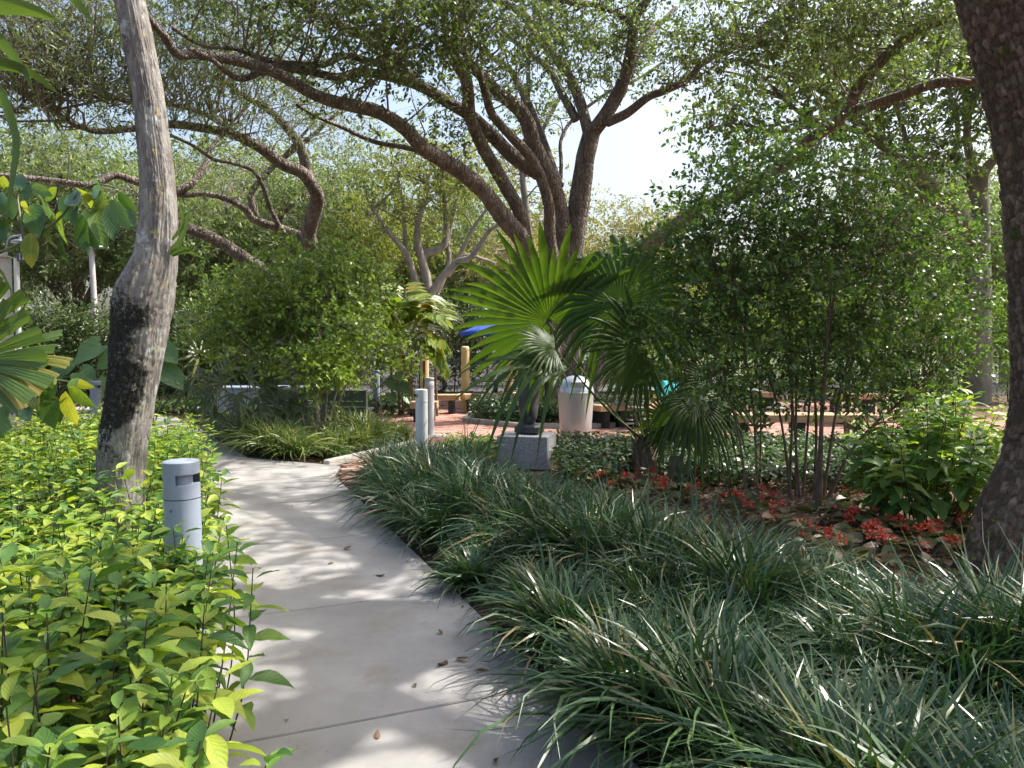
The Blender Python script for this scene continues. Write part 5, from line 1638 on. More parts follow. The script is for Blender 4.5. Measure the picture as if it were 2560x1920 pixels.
# elephant ears
def ear_T():
    ts = np.linspace(0, 1, 9)
    w = np.array([.30, .44, .47, .45, .40, .32, .22, .11, 0])
    V, U = [], []
    for t, ww in zip(ts, w):
        for e in (-1, -.5, 0, .5, 1):
            V.append([e * ww, t - .25 * (abs(e) ** 1.5) * max(0, .35 - t) * 2.2, .10 * abs(e) * ww * 2 - .18 * t * t + .02 * math.sin(9 * t + 4 * e)])
            U.append([e, t])
    F = [[5 * k + c, 5 * k + c + 1, 5 * k + c + 6, 5 * k + c + 5] for k in range(8) for c in range(4)]
    return dict(V=np.array(V), F=[np.array(F)], U=np.array(U))
ear = ear_T()
ear_me = mesh('leaf', ear['V'], ear['F'], None, ear['U'])
ear_me.materials.append(M['elephant'])
for lab, (bx, by), hubs in [
    ('elephant ear plant with big wavy leaves behind the leaning trunk', (-5.2, 10.9), [((400, 870), (445, 905), 75), ((395, 915), (450, 960), 85), ((420, 930), (470, 985), 70), ((250, 862), (200, 892), 90), ((300, 880), (255, 910), 80), ((360, 940), (390, 1000), 70), ((300, 930), (260, 985), 70), ((330, 860), (370, 900), 70)]),
    ('elephant ear plant low beside the hedge at the left', (-7.6, 11.8), [((150, 930), (110, 965), 70), ((200, 930), (240, 960), 70), ((170, 900), (150, 940), 60), ((240, 950), (260, 1000), 60), ((120, 960), (90, 1000), 60), ((90, 920), (60, 960), 60)]),
    ('elephant ear plant by the far grey bollard under the myrtle', (-3.6, 16.9), [((975, 950), (1000, 985), 42), ((1000, 960), (1030, 990), 40), ((975, 985), (985, 1015), 36), ((1010, 990), (1035, 1015), 36), ((990, 935), (1020, 955), 38), ((880, 930), (860, 960), 40)])]:
    t = thing('elephant_ear', lab, 'plant', (bx, by, -.04), 'elephant ears')
    for h, ax, rp in hubs:
        hub = P(*h, by)
        d = px_dir(h, ax, by, by - .12)
        o = place(MB().tube(np.array([[bx + rng.normal() * .1, by + rng.normal() * .1, -.04], (np.array([bx, by, 0]) + hub) / 2 + [0, 0, .1], hub]), [.016, .011, .007], 6, res=.08).obj('stalk', M['stem_green']), t)
        ob = bpy.data.objects.new('leaf', ear_me)
        COL.objects.link(ob)
        ob.parent = o
        ob.matrix_basis = mat4(hub, d, np.array([rng.normal() * .25, -.7, .7]), .85 * rp / F_PX * by)

# cane palms behind the green bench
cb = np.array([-2.45, 17.6, -.04])
ap = thing('cane_palm', 'cane palm clump with arching yellow-green fronds beside the yellow post', 'palm', tuple(cb))
for k, (u, v) in enumerate([(975, 850), (990, 845), (1003, 840), (1015, 848), (1030, 860), (1060, 850), (1085, 860)]):
    e = P(u, v, 17.6 + rng.uniform(-.3, .3))
    place(MB().tube(np.array([[e[0] + rng.normal() * .08, e[1], -.04], e]), [.035, .025], 7, res=.2).obj('cane', M['cane']), ap)
for k, (a, b, c) in enumerate([((990, 850), (985, 770), (950, 740)), ((1000, 845), (1010, 760), (1010, 715)), ((1010, 850), (1040, 770), (1075, 740)), ((1015, 850), (1060, 790), (1105, 790)), ((985, 860), (960, 800), (930, 800)),
                               ((1020, 860), (1060, 830), (1105, 850)), ((1030, 870), (1060, 850), (1095, 890)), ((995, 860), (1000, 800), (990, 760)), ((980, 870), (975, 840), (960, 870)), ((1050, 860), (1075, 800), (1090, 760)),
                               ((1000, 870), (990, 830), (1000, 880)), ((1060, 860), (1080, 850), (1110, 905))]):
    Yk = 17.6 + rng.uniform(-.5, .5)
    sp_ = catmull(np.array([P(*a, Yk), P(*b, Yk), P(*c, Yk - .2)]), 15)
    o = place(MB().tube(sp_, np.linspace(.014, .004, 15), 5).obj('frond', M['stem_green']), ap)
    mb = MB()
    tn = nrm(np.gradient(sp_, axis=0))
    for s in range(4, 15):
        for sg in (-1, 1):
            side = nrm(np.cross(tn[s], [0, .3, 1]) * sg + tn[s] * .6 + np.array([0, -.2 * rng.random(), -.25]))
            scatter(mb, T_oval(.28, .03, -.3, 3), sp_[s][None], side[None], (np.array([0, -.5, 1]) + rng.normal(size=3) * .3)[None], .62 * (1.1 - .35 * abs(s - 9) / 6), np.clip(rng.normal(.55, .25), 0, 1))
    bl_ = mb.obj('blade', M['areca'], o)

# red-flowered begonias and glossy ground cover in the mulch
def begonia_meshes(seed):
    rg = np.random.default_rng(seed)
    lm, fm = MB(), MB()
    for k in range(9):
        a, el = rg.uniform(0, 6.28), rg.uniform(.05, .5)
        d = np.array([math.cos(a), math.sin(a), el])
        scatter(lm, T_oval(.85, .1, -.15, 3), [np.array([0, 0, rg.uniform(.04, .13)]) + d * .04], [d], [[rg.normal() * .3, rg.normal() * .3, 1]], rg.uniform(.10, .17), rg.random())
    n = 26
    off = np.clip(rg.normal(size=(n, 3)), -1.5, 1.5) * np.array([.022, .022, .015])
    scatter(fm, T_oval(1.0, .15, .1, 2), off, nrm(off + rg.normal(size=(n, 3)) * .02), nrm(rg.normal(size=(n, 3)) + [0, 0, 1]), .021, rg.random(n))
    return lm.mesh('foliage', False), fm.mesh('flower', False)
beg = [begonia_meshes(200 + k) for k in range(6)]
for lm_, fm_ in beg:
    lm_.materials.append(M['begonia'])
    fm_.materials.append(M['petal'])
spots = []
for u, v in [(1690, 1215), (1720, 1225), (1760, 1180), (1800, 1230), (1860, 1235), (1880, 1230), (1905, 1240), (1870, 1268), (1925, 1262), (1965, 1290), (1990, 1300), (2025, 1262), (2130, 1275), (2140, 1300), (2100, 1330),
             (2060, 1315), (2160, 1330), (2230, 1300), (2260, 1315), (2310, 1310), (2340, 1325), (2390, 1312), (2400, 1350), (2270, 1350), (2330, 1365), (2180, 1365), (2040, 1345), (1420, 1170), (1440, 1175), (1490, 1150),
             (1480, 1185), (1550, 1190), (1560, 1150), (1640, 1140), (1665, 1215), (1870, 1130), (1850, 1140), (1900, 1150), (1930, 1165), (1960, 1150), (1830, 1165), (2010, 1165), (1780, 1150), (1690, 1170), (1530, 1210), (1600, 1225), (1470, 1225), (2210, 1345), (2120, 1355)]:
    g = G(u, v, .12)
    spots.append((g[0] + rng.normal() * .04, g[1] + rng.normal() * .05))
for _ in range(34):
    u_ = rng.uniform(1420, 2420)
    v_ = np.interp(u_, [1420, 1700, 2000, 2420], [1195, 1225, 1290, 1370]) - rng.uniform(0, 85)
    g = G(u_, v_, .12)
    spots.append((g[0], g[1]))
for k, (x, y) in enumerate(spots):
    u_ = CX + F_PX * x / y
    lab = ('red begonia by the foot of the rough near trunk' if u_ > 2230 else 'red begonia in front of the bare dark shrub stems' if u_ > 1950 and y < 8 else 'red begonia behind the bare dark shrub stems' if u_ > 1950
           else 'red begonia between the palm stump and the dark shrub' if u_ > 1700 else 'red begonia round the foot of the fan palm' if u_ > 1560 else 'red begonia between the plinth and the fan palm')
    t = thing('begonia', lab, 'flower', (x, y, -.045), 'red begonias of the mulch bed')
    t.rotation_euler = (0, 0, rng.uniform(0, 6.28))
    lm_, fm_ = beg[k % 6]
    obj('foliage', lm_, None, t, kind='stuff')
    for q in range((1, 1, 2, 1, 0, 2, 1)[k % 7]):
        f_ = obj('flower', fm_, None, t)
        f_.location = (rng.normal() * .06, rng.normal() * .06, rng.uniform(.14, .21))
        f_.rotation_euler = (rng.normal() * .3, rng.normal() * .3, rng.uniform(0, 6.28))

def cover_bed(name, label, inside, bounds, sp, h, leaf, mat, n=16):
    mb = MB()
    x0, x1, y0, y1 = bounds
    xs, ys_ = np.meshgrid(np.arange(x0, x1, sp), np.arange(y0, y1, sp))
    c = np.c_[xs.ravel(), ys_.ravel()] + rng.uniform(-.4, .4, (xs.size, 2)) * sp
    c = c[inside(c[:, 0], c[:, 1])]
    m_ = len(c) * n
    ci = np.repeat(np.arange(len(c)), n)
    hh = h * (.6 + .5 * rng.random(len(c)))
    p = np.c_[c[ci] + rng.normal(size=(m_, 2)) * sp * .45, hh[ci] * rng.random(m_) ** .6]
    d = nrm(np.c_[rng.normal(size=(m_, 2)), rng.normal(size=m_) * .4 + .1])
    scatter(mb, T_MID, p, d, nrm(rdir(m_) * .6 + np.array([0, 0, 1])), leaf * rng.uniform(.7, 1.3, m_), rng.random(m_))
    o = mb.obj(name, mat, smooth=False)
    o['kind'] = 'stuff'
    o['label'] = label
    return o
cover_bed('ground_cover', 'glossy dark green ground cover round the palm and plinth', lambda x, y: (x > .55) & ((y > 8.7) | (x > 2.0)) & (y > 8.4 - .0 * x) & (y < 11.9) & ~((np.abs(x - pb[0]) < .3) & (y < 9.6)), (.4, 6.5, 8.4, 12.0), .12, .26, .085, M['cover'])
cover_bed('ground_cover', 'small-leaved green ground cover filling the oak planter', lambda x, y: np.hypot(x - PLANTER[0], y - PLANTER[1]) < 1.93, (-1.2, 3.2, 14.6, 18.8), .11, .5, .085, M['cover'], 15)
cover_bed('ground_cover', 'patch of lime leaves between the lilyturf and the plinth', lambda x, y: np.hypot((x + .55) / .45, (y - 10.75) / .3) < 1, (-1.2, .1, 10.3, 11.2), .11, .33, .12, M['cover_lime'], 12)
cover_bed('ground_cover', 'leafy ground cover at the foot of the far hedge', lambda x, y: x < -1.9, (-8.5, -1.9, 17.2, 20.2), .2, .4, .14, M['cover'], 10)

# ------------------------------------------------------------------ garden furniture
def shell(mb, r, z0, z1, ns=48, hole=None, nz=1, tint=.5):
    """upright cylinder wall; hole = (angle, half width, z low, z high) leaves an opening"""
    zs = [z0, z1] if hole is None else [z0, hole[2], hole[3], z1]
    a = np.linspace(0, 2 * math.pi, ns, endpoint=False)
    V = np.array([[r * math.cos(q), r * math.sin(q), z] for z in zs for q in a])
    F = []
    for k in range(len(zs) - 1):
        for i in range(ns):
            if hole is not None and k == 1:
                d = (a[i] + math.pi / ns - hole[0] + math.pi) % (2 * math.pi) - math.pi
                if abs(d) < hole[1]:
                    continue
            F.append([k * ns + i, k * ns + (i + 1) % ns, (k + 1) * ns + (i + 1) % ns, (k + 1) * ns + i])
    mb.add(V, [np.array(F)], tint)
    return mb

def bollard(x, y, h, r, slot, mat, label, kind='slot', tilt=0.0):
    t = thing('bollard', label, 'bollard', (x, y, -.02), 'grey bollards beside the paths')
    t.rotation_euler = (0, tilt, 0)
    zs = h * .845
    shell(MB(), r, 0, zs - .002).obj('body', mat, t)
    if kind == 'slot':
        hole = (slot, R(58), h - .105, h - .058)
        mb = shell(MB(), r + .0008, zs + .002, h - .006, 64, hole)
        mb.lathe([(r + .0008, h - .006), (r - .004, h - .001), (r * .6, h + .003), (.001, h + .004)], ns=64)
        # lips of the opening
        for z in (h - .105, h - .058):
            aa = np.linspace(slot - R(58), slot + R(58), 24)
            V = np.array([[q * math.cos(b), q * math.sin(b), z] for b in aa for q in (r, r - .032)])
            mb.add(V, [np.array([[2 * k, 2 * k + 1, 2 * k + 3, 2 * k + 2] for k in range(23)])])
        mb.obj('head', mat, t)
        shell(MB(), r - .030, zs, h - .01, 40).obj('lamp_core', mat, t)
        a = slot - 1.35
        MB().lathe([(.001, 0), (.006, .001), (.006, .004), (.001, .005)], ns=10).obj('screw', M['metal_dark'], t).matrix_basis = Matrix.Translation((math.cos(a) * (r + .0005), math.sin(a) * (r + .0005), zs - .045)) @ Vector((math.cos(a), math.sin(a), 0)).to_track_quat('Z', 'Y').to_matrix().to_4x4()
    else:
        MB().lathe([(r, zs + .002), (r, h - .07), (r - .012, h - .066), (r - .012, h - .050), (r, h - .046), (r, h - .006), (r - .006, h), (.001, h + .002)], ns=40).obj('head', mat, t)
    MB().lathe([(r + .012, 0), (r + .012, .025), (r, .03)], ns=40).obj('base_ring', mat, t)
    return t
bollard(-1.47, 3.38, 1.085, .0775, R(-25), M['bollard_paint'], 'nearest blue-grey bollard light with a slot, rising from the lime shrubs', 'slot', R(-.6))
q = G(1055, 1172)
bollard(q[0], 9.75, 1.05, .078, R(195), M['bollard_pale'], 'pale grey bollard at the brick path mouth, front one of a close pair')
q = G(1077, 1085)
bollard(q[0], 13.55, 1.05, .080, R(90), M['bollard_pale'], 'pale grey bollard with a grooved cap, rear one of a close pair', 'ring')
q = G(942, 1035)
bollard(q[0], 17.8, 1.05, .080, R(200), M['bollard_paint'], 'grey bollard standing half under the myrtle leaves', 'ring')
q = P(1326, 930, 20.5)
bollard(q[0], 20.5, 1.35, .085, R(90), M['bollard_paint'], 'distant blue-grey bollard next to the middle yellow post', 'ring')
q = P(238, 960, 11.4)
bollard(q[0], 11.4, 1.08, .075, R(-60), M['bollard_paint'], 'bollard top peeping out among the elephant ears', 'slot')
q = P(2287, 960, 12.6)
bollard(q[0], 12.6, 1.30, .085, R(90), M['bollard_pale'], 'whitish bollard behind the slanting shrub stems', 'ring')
slabp = G(1083, 1090)
o = MB().box((slabp[0], slabp[1], -.005), (.28, .22, .02), R(20), .5, .005).obj('bollard_footing', M['curb'], smooth=False)
o['label'] = 'small concrete pad under the rear bollard of the pair'
o['category'] = 'footing'

# granite plinth and black stone sculpture
pc = P(1318, 1073, 10.25)
pl = thing('plinth', 'square speckled grey granite plinth under the black sculpture', 'plinth', (pc[0], pc[1], -.03))
ptop = .43
o = MB().box((0, 0, ptop / 2), (.34, .34, ptop / 2), 0, .5, .006).obj('block', M['granite'], pl, smooth=False)
pl.rotation_euler = (0, 0, R(-13))
scu = thing('sculpture', 'abstract black stone sculpture with a scooped polished face on a chamfered foot', 'sculpture', (pc[0] + .03, pc[1], ptop - .03))
scu.rotation_euler = (0, 0, R(-22))
MB().box((0, 0, .065), (.17, .15, .065), 0, .5, .03).obj('foot', M['stone_black'], scu, smooth=False)
zz = np.linspace(0, 1, 40)
prof = np.interp(zz, [0, .05, .12, .25, .45, .65, .82, .93, 1], [.085, .09, .12, .15, .165, .16, .13, .08, .01])
aa = np.linspace(0, 2 * math.pi, 48, endpoint=False)
Vs = []
for z, r in zip(zz, prof):
    for b in aa:
        x, y = r * math.cos(b) * 1.2, r * math.sin(b) * .9
        if x > .04:                                # scooped flat to the right
            x = .04 + (x - .04) * (.55 - .35 * math.exp(-((z - .35) / .22) ** 2))
        Vs.append([x + .05 * math.sin(z * 2.4), y, .128 + z * .82])
Fs = [[k * 48 + i, k * 48 + (i + 1) % 48, (k + 1) * 48 + (i + 1) % 48, (k + 1) * 48 + i] for k in range(39) for i in range(48)]
obj('body', mesh('body', np.array(Vs), [np.array(Fs)]), M['stone_black'], scu)

# litter bin
bc = G(1438, 1092)
bn = thing('litter_bin', 'galvanised steel litter bin with a domed lid behind the plinth', 'bin', (bc[0], 13.2, 0))
MB().lathe([(.001, .01), (.255, .01), (.268, .03), (.285, .3), (.303, .6), (.312, .765), (.312, .775)], ns=56).obj('body', M['steel'], bn)
MB().lathe([(.312, .772), (.322, .775), (.322, .79), (.316, .80)], ns=56).obj('rim', M['steel'], bn)
dome = [(.316, .80), (.312, .84), (.295, .90), (.262, .965), (.21, 1.02), (.15, 1.055), (.08, 1.075), (.001, 1.08)]
lid = MB().lathe(dome, ns=56).obj('lid', M['steel_lid'], bn)
MB().box((0, -.255, .93), (.11, .05, .055), 0, .5, .01).obj('flap', M['steel'], lid, smooth=False)

# green slatted bench seen from behind
bx0, bx1 = P(655, 975, 14.0), P(917, 975, 13.7)
bxc = (bx0 + bx1) / 2
gb = thing('bench', 'dark green slatted bench seen from behind the myrtle stems', 'bench', (bxc[0], bxc[1], 0))
gb.rotation_euler = (0, 0, math.atan2(bx1[1] - bx0[1], bx1[0] - bx0[0]))
hl = np.linalg.norm(bx1 - bx0) / 2
for k, (z0, z1) in enumerate([(.60, .79), (.50, .585), (.40, .485), (.30, .385)]):
    MB().box((0, 0, (z0 + z1) / 2), (hl - .03, .018, (z1 - z0) / 2), 0, .5, .006).obj('slat', M['green_paint'], gb, smooth=False)
for sx in (-1, 1):
    MB().box((sx * (hl - .012), 0, .40), (.012, .04, .40), 0, .5, .004).obj('end_frame', M['green_paint'], gb, smooth=False)
    MB().box((sx * (hl - .26), -.03, .36), (.008, .01, .33), 0, .5, .003).obj('strap', M['green_paint'], gb, smooth=False)
    MB().box((sx * (hl - .05), .22, .21), (.03, .03, .21), 0, .5, .004).obj('leg', M['green_paint'], gb, smooth=False)
for k in range(4):
    MB().box((0, .10 + k * .115, .435), (hl - .03, .05, .018), 0, .5, .005).obj('seat_slat', M['green_paint'], gb, smooth=False)

# pale box behind the bench
c = P(655, 975, 16.2)
bo = thing('utility_box', 'pale blue-grey metal utility box behind the lady palms', 'box', (c[0], c[1], -.03))
MB().box((0, 0, .36), (1.0, .35, .36), 0, .5, .015).obj('cabinet', M['pale_blue'], bo, smooth=False)
MB().box((0, 0, .745), (1.03, .38, .025), 0, .5, .008).obj('lid', M['pale_blue'], bo, smooth=False)

# timber benches, dark legs
def timber(label, a, b, depth=.46, h=.45, th=.13, legs=(.2, .8)):
    a, b = np.array(a, float), np.array(b, float)
    c = (a + b) / 2
    t = thing('timber_bench', label, 'bench', (c[0], c[1], 0), 'timber benches round the plaza')
    t.rotation_euler = (0, 0, math.atan2(b[1] - a[1], b[0] - a[0]))
    hl = np.linalg.norm(b - a) / 2
    n = 3
    for k in range(n):
        y = (k - (n - 1) / 2) * depth / n
        MB().box((0, y, h - th / 2), (hl, depth / n / 2 - .004, th / 2), 0, .5, .008).obj('plank', M['wood_bench'], t, smooth=False)
    for f in legs:
        MB().box(((f * 2 - 1) * hl, 0, (h - th) / 2 - .02), (.07, depth * .42, (h - th) / 2 + .018), 0, .5, .006).obj('leg', M['black_metal'], t, smooth=False)
    return t
def gxy(u, v, z=.45):
    return G(u, v, z)[:2]
timber('short timber bench end just behind the rear bollard', gxy(1028, 1000), gxy(1094, 1000), .5, .42, .14, (.25, .75))
timber('timber bench below the first yellow post', gxy(1046, 986), gxy(1150, 986), .42, .45, .13)
timber('timber bench below the middle yellow post', gxy(1152, 985), gxy(1290, 980), .42, .45, .13)
timber('timber bench at the side of the litter bin', gxy(1482, 1012), gxy(1575, 1008), .55, .45, .12, (.2, .62))
timber('long timber bench seen through the dark shrub stems', gxy(1808, 1034), gxy(2178, 1034), .5, .45, .13, (.12, .5, .88))
timber('timber bench on the far side of the plaza, behind the shrub stems', gxy(2062, 984), gxy(2200, 984), .45, .45, .13)
timber('timber bench end next to the dark picnic table', gxy(1890, 980), gxy(1936, 980), .45, .45, .13, (.3, .7))

# yellow posts
for (u, v0, v1, Y, lab) in [(917, 868, 952, 19.0, 'yellow round post under the cane palm fronds'), (1163, 866, 955, 20.2, 'middle yellow round post against the speckled hedge'), (1275, 838, 960, 21.0, 'yellow round post under the blue umbrella')]:
    pass
for (u, vt, Y, lab) in [(1061, 868, 18.6, 'yellow round post under the cane palm fronds'), (1163, 868, 19.4, 'middle yellow round post against the speckled hedge'), (1273, 862, 19.8, 'yellow round post close to the blue umbrella')]:
    c = P(u, vt, Y)
    t = thing('post', lab, 'post', (c[0], c[1], -.03), 'yellow posts behind the plaza benches')
    r = .108
    MB().lathe([(r * 1.02, 0), (r, .3), (r * .97, c[2] - .02)], ns=28).obj('shaft', M['post_yellow'], t)
    MB().lathe([(r * .97, c[2] - .02), (r * .95, c[2] + .03), (r * .7, c[2] + .055), (.001, c[2] + .06)], ns=28).obj('cap', M['post_yellow'], t)

# blue umbrella with its table
uc = P(1265, 795, 20.6)
um = thing('umbrella', 'blue canvas garden umbrella behind the palm leaves', 'umbrella', (uc[0], uc[1], -.03))
MB().lathe([(.022, 0), (.022, uc[2] - .02)], ns=12).obj('pole', M['black_metal'], um)
zt = uc[2] + .06
for k in range(8):
    a0, a1 = R(45 * k), R(45 * (k + 1))
    V, n = [], 6
    for i_ in range(n + 1):
        f = i_ / n
        r = 1.25 * f
        z = zt - .42 * f ** 1.25
        for g_ in (0, .5, 1):
            aa_ = a0 + (a1 - a0) * g_
            rr_ = r * (1 if g_ != .5 else .965)
            V.append([rr_ * math.cos(aa_), rr_ * math.sin(aa_), z - (.02 * f if g_ == .5 else 0)])
    V += [[v[0], v[1], v[2] - .09] for v in V[-3:]]
    F = [[3 * q + c_, 3 * q + c_ + 1, 3 * q + c_ + 4, 3 * q + c_ + 3] for q in range(n + 1) for c_ in (0, 1)]
    obj('panel', mesh('panel', np.array(V), [np.array(F)]), M['blue_canvas'], um)
    MB().tube(np.array([[0, 0, zt - .02], [1.24 * math.cos(a0), 1.24 * math.sin(a0), zt - .44]]), [.008, .006], 5).obj('rib', M['black_metal'], um)

def picnic(label, x, y, rz, top='green_paint'):
    t = thing('picnic_table', label, 'table', (x, y, 0), 'dark picnic tables on the plaza')
    t.rotation_euler = (0, 0, rz)
    MB().lathe([(.001, .735), (.55, .735), (.57, .75), (.55, .765), (.001, .768)], ns=32).obj('table_top', M[top], t)
    MB().lathe([(.24, 0), (.22, .03), (.05, .06), (.045, .73)], ns=16).obj('pedestal', M['black_metal'], t)
    for k in range(4):
        a = R(45 + 90 * k)
        s = MB().lathe([(.001, .43), (.17, .43), (.18, .445), (.17, .46), (.001, .462)], c=(.85 * math.cos(a), .85 * math.sin(a), 0), ns=20).obj('seat', M[top], t)
        MB().tube(np.array([[.06 * math.cos(a), .06 * math.sin(a), .1], [.6 * math.cos(a), .6 * math.sin(a), .1], [.85 * math.cos(a), .85 * math.sin(a), .2], [.85 * math.cos(a), .85 * math.sin(a), .43]]), .022, 8, res=.08).obj('arm', M['black_metal'], t)
    return t
q = P(1240, 985, 18.8)
picnic('black-legged table under the drooping palm leaf tips', q[0], q[1], .3, 'black_metal')
q = P(1600, 990, 15.0)
picnic('table whose pale edge shows between the palm stems', q[0], q[1], .5)
q = P(1830, 990, 14.6)
picnic('dark picnic table behind the long timber bench', q[0], q[1], .1)
q = P(2120, 990, 15.6)
picnic('dark picnic table far behind the reddish shrub stems', q[0], q[1], .7, 'black_metal')

# chair with a turquoise cloth
q = P(1700, 960, 14.2)
ch = thing('chair', 'dark chair with a turquoise cloth over its back, seen through the palm', 'chair', (q[0], q[1], 0))
ch.rotation_euler = (0, 0, R(35))
MB().box((0, 0, .44), (.22, .22, .015), 0, .5, .008).obj('seat', M['black_metal'], ch, smooth=False)
for sx in (-1, 1):
    for sy in (-1, 1):
        MB().tube(np.array([[sx * .2, sy * .2, .43], [sx * .22, sy * .23, 0]]), .014, 8).obj('leg', M['black_metal'], ch)
    MB().tube(np.array([[sx * .2, .2, .44], [sx * .2, .26, .9]]), .014, 8).obj('back_post', M['black_metal'], ch)
V = []
for i_ in range(13):
    f = i_ / 12
    for j_ in range(9):
        g_ = j_ / 8
        zz_ = .42 + .52 * math.sin(min(1, f * 1.25) * math.pi * .5) if f < .8 else .94 - (f - .8) * 1.6
        yy_ = .20 + .02 * math.sin(g_ * 14 + f * 4) + (.0 if f < .8 else .10) - .03 * (1 - f)
        V.append([(g_ - .5) * (.5 + .05 * math.sin(f * 9)), yy_ + (zz_ - .44) * .12, zz_])
F = [[i_ * 9 + j_, i_ * 9 + j_ + 1, i_ * 9 + j_ + 10, i_ * 9 + j_ + 9] for i_ in range(12) for j_ in range(8)]
obj('cloth', mesh('cloth', np.array(V), [np.array(F)]), M['teal_cloth'], ch)

# red flower on the hedge
rf = thing('hibiscus_flower', 'single red flower on the dark hedge right of the cane palm', 'flower', tuple(P(1102, 886, 21.3)))
pet = MB()
for k in range(6):
    a = k * 1.047
    scatter(pet, T_oval(.9, .1, .15, 3), [np.array([0, -.02, 0])], [[math.cos(a), -.35, math.sin(a)]], [[0, -1, 0]], .13, .4 + .1 * (k % 3))
pet.obj('petals', M['petal'], rf)

# ------------------------------------------------------------------ things beyond the hedges
def car(label, x, y, rz, paint):
    t = thing('parked_car', label, 'car', (x, y, -.03), 'cars in the parking lot')
    t.rotation_euler = (0, 0, rz)
    prof = np.array([[-2.2, .35], [-2.25, .62], [-2.1, .92], [-1.3, 1.0], [-.75, 1.45], [.75, 1.5], [1.55, 1.02], [2.15, .92], [2.28, .6], [2.2, .32]])
    lower = np.array([[-2.2, .32], [-2.26, .62], [-2.12, .93], [-1.3, 1.0], [1.5, 1.02], [2.15, .92], [2.28, .6], [2.2, .32]])
    def extr(pf, w0, w1=None, taper=None):
        k = len(pf)
        V = []
        for sy in (-1, 1):
            for (px_, pz_) in pf:
                w = w0 - (0 if taper is None else taper * max(0, pz_ - .95))
                V.append([px_, sy * w, pz_])
        F4 = [[i_, (i_ + 1) % k, k + (i_ + 1) % k, k + i_] for i_ in range(k)]
        F3 = []
        for off, fl in ((0, 0), (k, 1)):
            for i_ in range(1, k - 1):
                f = [off, off + i_, off + i_ + 1]
                F3.append(f[::-1] if fl else f)
        return np.array(V), [np.array(F3), np.array(F4)]
    V, F = extr(lower, .88)
    obj('body', mesh('body', V, F, smooth=False), paint, t)
    V, F = extr(np.array([[-1.35, .98], [-.72, 1.42], [.72, 1.46], [1.5, 1.0]]), .84, taper=.35)
    obj('glasshouse', mesh('glasshouse', V, F, smooth=False), M['car_glass'], t)
    V, F = extr(np.array([[-.85, 1.40], [-.7, 1.475], [.7, 1.51], [.86, 1.42]]), .85, taper=.3)
    obj('roof', mesh('roof', V, F, smooth=False), paint, t)
    for sx in (-1.38, 1.4):
        for sy in (-1, 1):
            w = MB().lathe([(.18, -.1), (.30, -.1), (.325, -.06), (.325, .06), (.30, .1), (.18, .1)], ns=24).obj('tyre', M['rubber'], t)
            w.matrix_basis = Matrix.Translation((sx, sy * .82, .325)) @ Matrix.Rotation(R(90), 4, 'X')
            r_ = MB().lathe([(.001, .02), (.17, .03), (.19, .09), (.19, -.09), (.17, -.03), (.001, -.02)], ns=20).obj('rim', M['steel'], w)
    for sy in (-1, 1):
        MB().box((2.22, sy * .65, .72), (.05, .17, .06), 0, .5, .02).obj('headlight', M['white_paint'], t, smooth=False)
    return t
car('white car glimpsed through the hedge left of the leaning trunk', -12.6, 27.5, R(80), M['car_white'])
car('silver car glimpsed through the hedge at the far left', -15.8, 27.8, R(95), M['car_silver'])
car('white car glimpsed between the lady palms', -8.3, 26.9, R(12), M['car_white'])
car('white car glimpsed through the speckled hedge behind the posts', -1.2, 26.6, R(4), M['car_white'])
car('silver car glimpsed behind the blue umbrella', 3.6, 26.8, R(3), M['car_silver'])
# lamp pole
lpb = P(240, 800, 21.5)
lamp = thing('lamp_post', 'tapering pale lamp post with a flat lamp head beyond the hedge', 'street lamp', (lpb[0], lpb[1], -.04))
ztop = P(232, 618, 21.5)[2]
MB().tube(np.array([[0, 0, 0], [-.02, 0, ztop * .5], [-.08, 0, ztop]]), [.10, .085, .07], 10, res=.4).obj('pole', M['pole'], lamp)
V = []
for k in range(10):
    f = k / 9
    w = .13 * math.sin(math.pi * min(1, .18 + f * .8)) ** .6
    for e, zt_ in ((-1, 0), (0, .07), (1, 0), (0, -.05)):
        V.append([-.1 + f * .5, e * w, ztop + .03 + zt_ * (1 - .5 * f)])
F = [[4 * k + c_, 4 * k + (c_ + 1) % 4, 4 * k + 4 + (c_ + 1) % 4, 4 * k + 4 + c_] for k in range(9) for c_ in range(4)] + [[0, 1, 2, 3], [39, 38, 37, 36]]
obj('lamp_head', mesh('lamp_head', np.array(V), [np.array(F)]), M['bollard_pale'], lamp)

# beige building at the left edge
cx_ = P(38, 800, 13.5)
bd_rot = R(38)
bd = thing('building', 'beige walled building corner with a white downpipe at the left picture edge', 'building', (cx_[0], cx_[1], -.04))
bd.rotation_euler = (0, 0, bd_rot)
hz_ = P(38, 640, 13.5)[2]
MB().box((-3.0, 2.0, hz_ / 2), (2.97, 2.0, hz_ / 2), 0, .5).obj('wall', M['beige_wall'], bd, smooth=False)
MB().box((-3.05, 2.0, hz_ + .06), (2.97, 2.05, .06), 0, .5, .02).obj('roof', M['beige_wall'], bd, smooth=False)
MB().box((-1.2, -.07, hz_ * .74), (1.1, .07, .08), 0, .5, .01).obj('ledge', M['white_paint'], bd, smooth=False)
MB().tube(np.array([[.04, -.06, 0], [.04, -.06, hz_]]), .045, 10).obj('downpipe', M['white_paint'], bd)
wf_ = MB().box((-1.3, -.012, 1.5), (.5, .012, .55), 0, .5).obj('window', M['car_glass'], bd, smooth=False)
MB().box((-1.3, -.03, .92), (.56, .03, .03), 0, .5).obj('sill', M['white_paint'], wf_, smooth=False)
fl = P(35, 600, 13.3) - np.array([cx_[0], cx_[1], -.04])
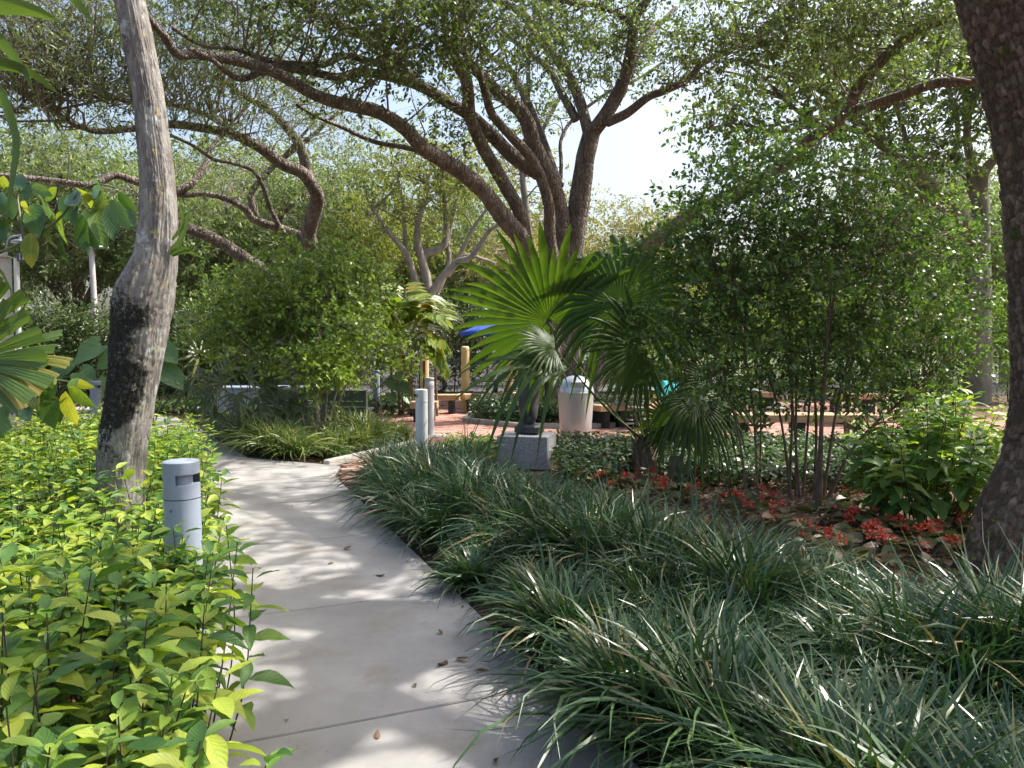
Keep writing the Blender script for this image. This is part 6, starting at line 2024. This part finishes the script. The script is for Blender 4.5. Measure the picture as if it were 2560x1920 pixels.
MB().tube(np.array([[-.1, 0, hz_ + .15], [-.05, -.05, fl[2] + .05], [fl[0], -.1, fl[2] + .12]]), .018, 8, res=.06).obj('lamp_arm', M['bollard_paint'], bd)
MB().lathe([(.001, .12), (.05, .11), (.07, .06), (.19, .02), (.20, 0), (.001, -.01)], c=(fl[0], -.1, fl[2] - .02), ns=24).obj('dome_lamp', M['bollard_paint'], bd)
fd = MB().box((fl[0] + .02, -.1, fl[2] - .28), (.14, .05, .07), R(-20), .5, .01).obj('floodlight', M['metal_dark'], bd, smooth=False)
for k in range(5):
    MB().box((fl[0] - .07 + k * .045, -.16, fl[2] - .27), (.006, .02, .06), 0, .5).obj('fin', M['bollard_pale'], fd, smooth=False)

# specks of litter along the path edges
lit_ = MB()
n_l = 420
ly = rng.uniform(1.6, 9.0, n_l)
lf = np.where(rng.random(n_l) < .55, np.abs(rng.normal(size=n_l)) * .07, rng.uniform(0, 1.35, n_l))
lx = edge_x(ly) - .03 - np.minimum(lf, 1.4)
dl = nrm(np.c_[rng.normal(size=(n_l, 2)), rng.normal(size=n_l) * .1])
scatter(lit_, T_oval(.45, .1, .1, 2), np.c_[lx, ly, np.full(n_l, .003)], dl, np.c_[rng.normal(size=(n_l, 2)) * .25, np.ones(n_l)], rng.uniform(.006, .022, n_l) * np.where(lf > .25, .6, 1.2), rng.random(n_l))
o = lit_.obj('leaf_litter', M['chip'], smooth=False)
o['kind'] = 'stuff'
o['label'] = 'specks of leaf litter and bark on the concrete path'
# leaves fallen on the path
dl_me = pool_meshes([T_oval(.42, .15, .25, 4, 1, .05, 3), T_oval(.38, .22, -.3, 4, 1, .08, 5), T_oval(.5, -.1, .2, 4, 1, .06, 8)], M['dead_leaf'], 'fallen_leaf')
for k, (u, v, s, lab) in enumerate([
    (858, 1376, .075, 'curled brown leaf just past the third path joint'), (836, 1410, .06, 'pale dry leaf left of the path middle'), (940, 1438, .08, 'brown leaf lying near the lilyturf side'),
    (1105, 1588, .05, 'small dark leaf near the path edge'), (1185, 1676, .10, 'flat brown leaf under the lilyturf edge'), (943, 1850, .055, 'pale chip of leaf on the nearest slab'), (1243, 1898, .05, 'small whitish leaf at the bottom of the path'),
    (1037, 1712, .04, 'tiny dark leaf in the light streak'), (735, 1265, .05, 'tiny brown leaf in the far sunny part'), (716, 1797, .035, 'speck of leaf next to the lime shrubs'), (720, 1708, .03, 'dark leaf speck nearer the lime shrubs'),
    (1117, 1652, .09, 'greenish leaf of the fallen twig'), (1140, 1648, .08, 'grey leaf of the fallen twig')]):
    g = G(u, v)
    o = obj('fallen_leaf', dl_me[k % 3])
    d = np.array([rng.normal(), rng.normal(), 0])
    o.matrix_basis = mat4((g[0], g[1], .006), d, np.array([rng.normal() * .15, rng.normal() * .15, 1]), s)
    o['label'] = lab
    o['category'] = 'leaf'
    o['group'] = 'leaves fallen on the path'
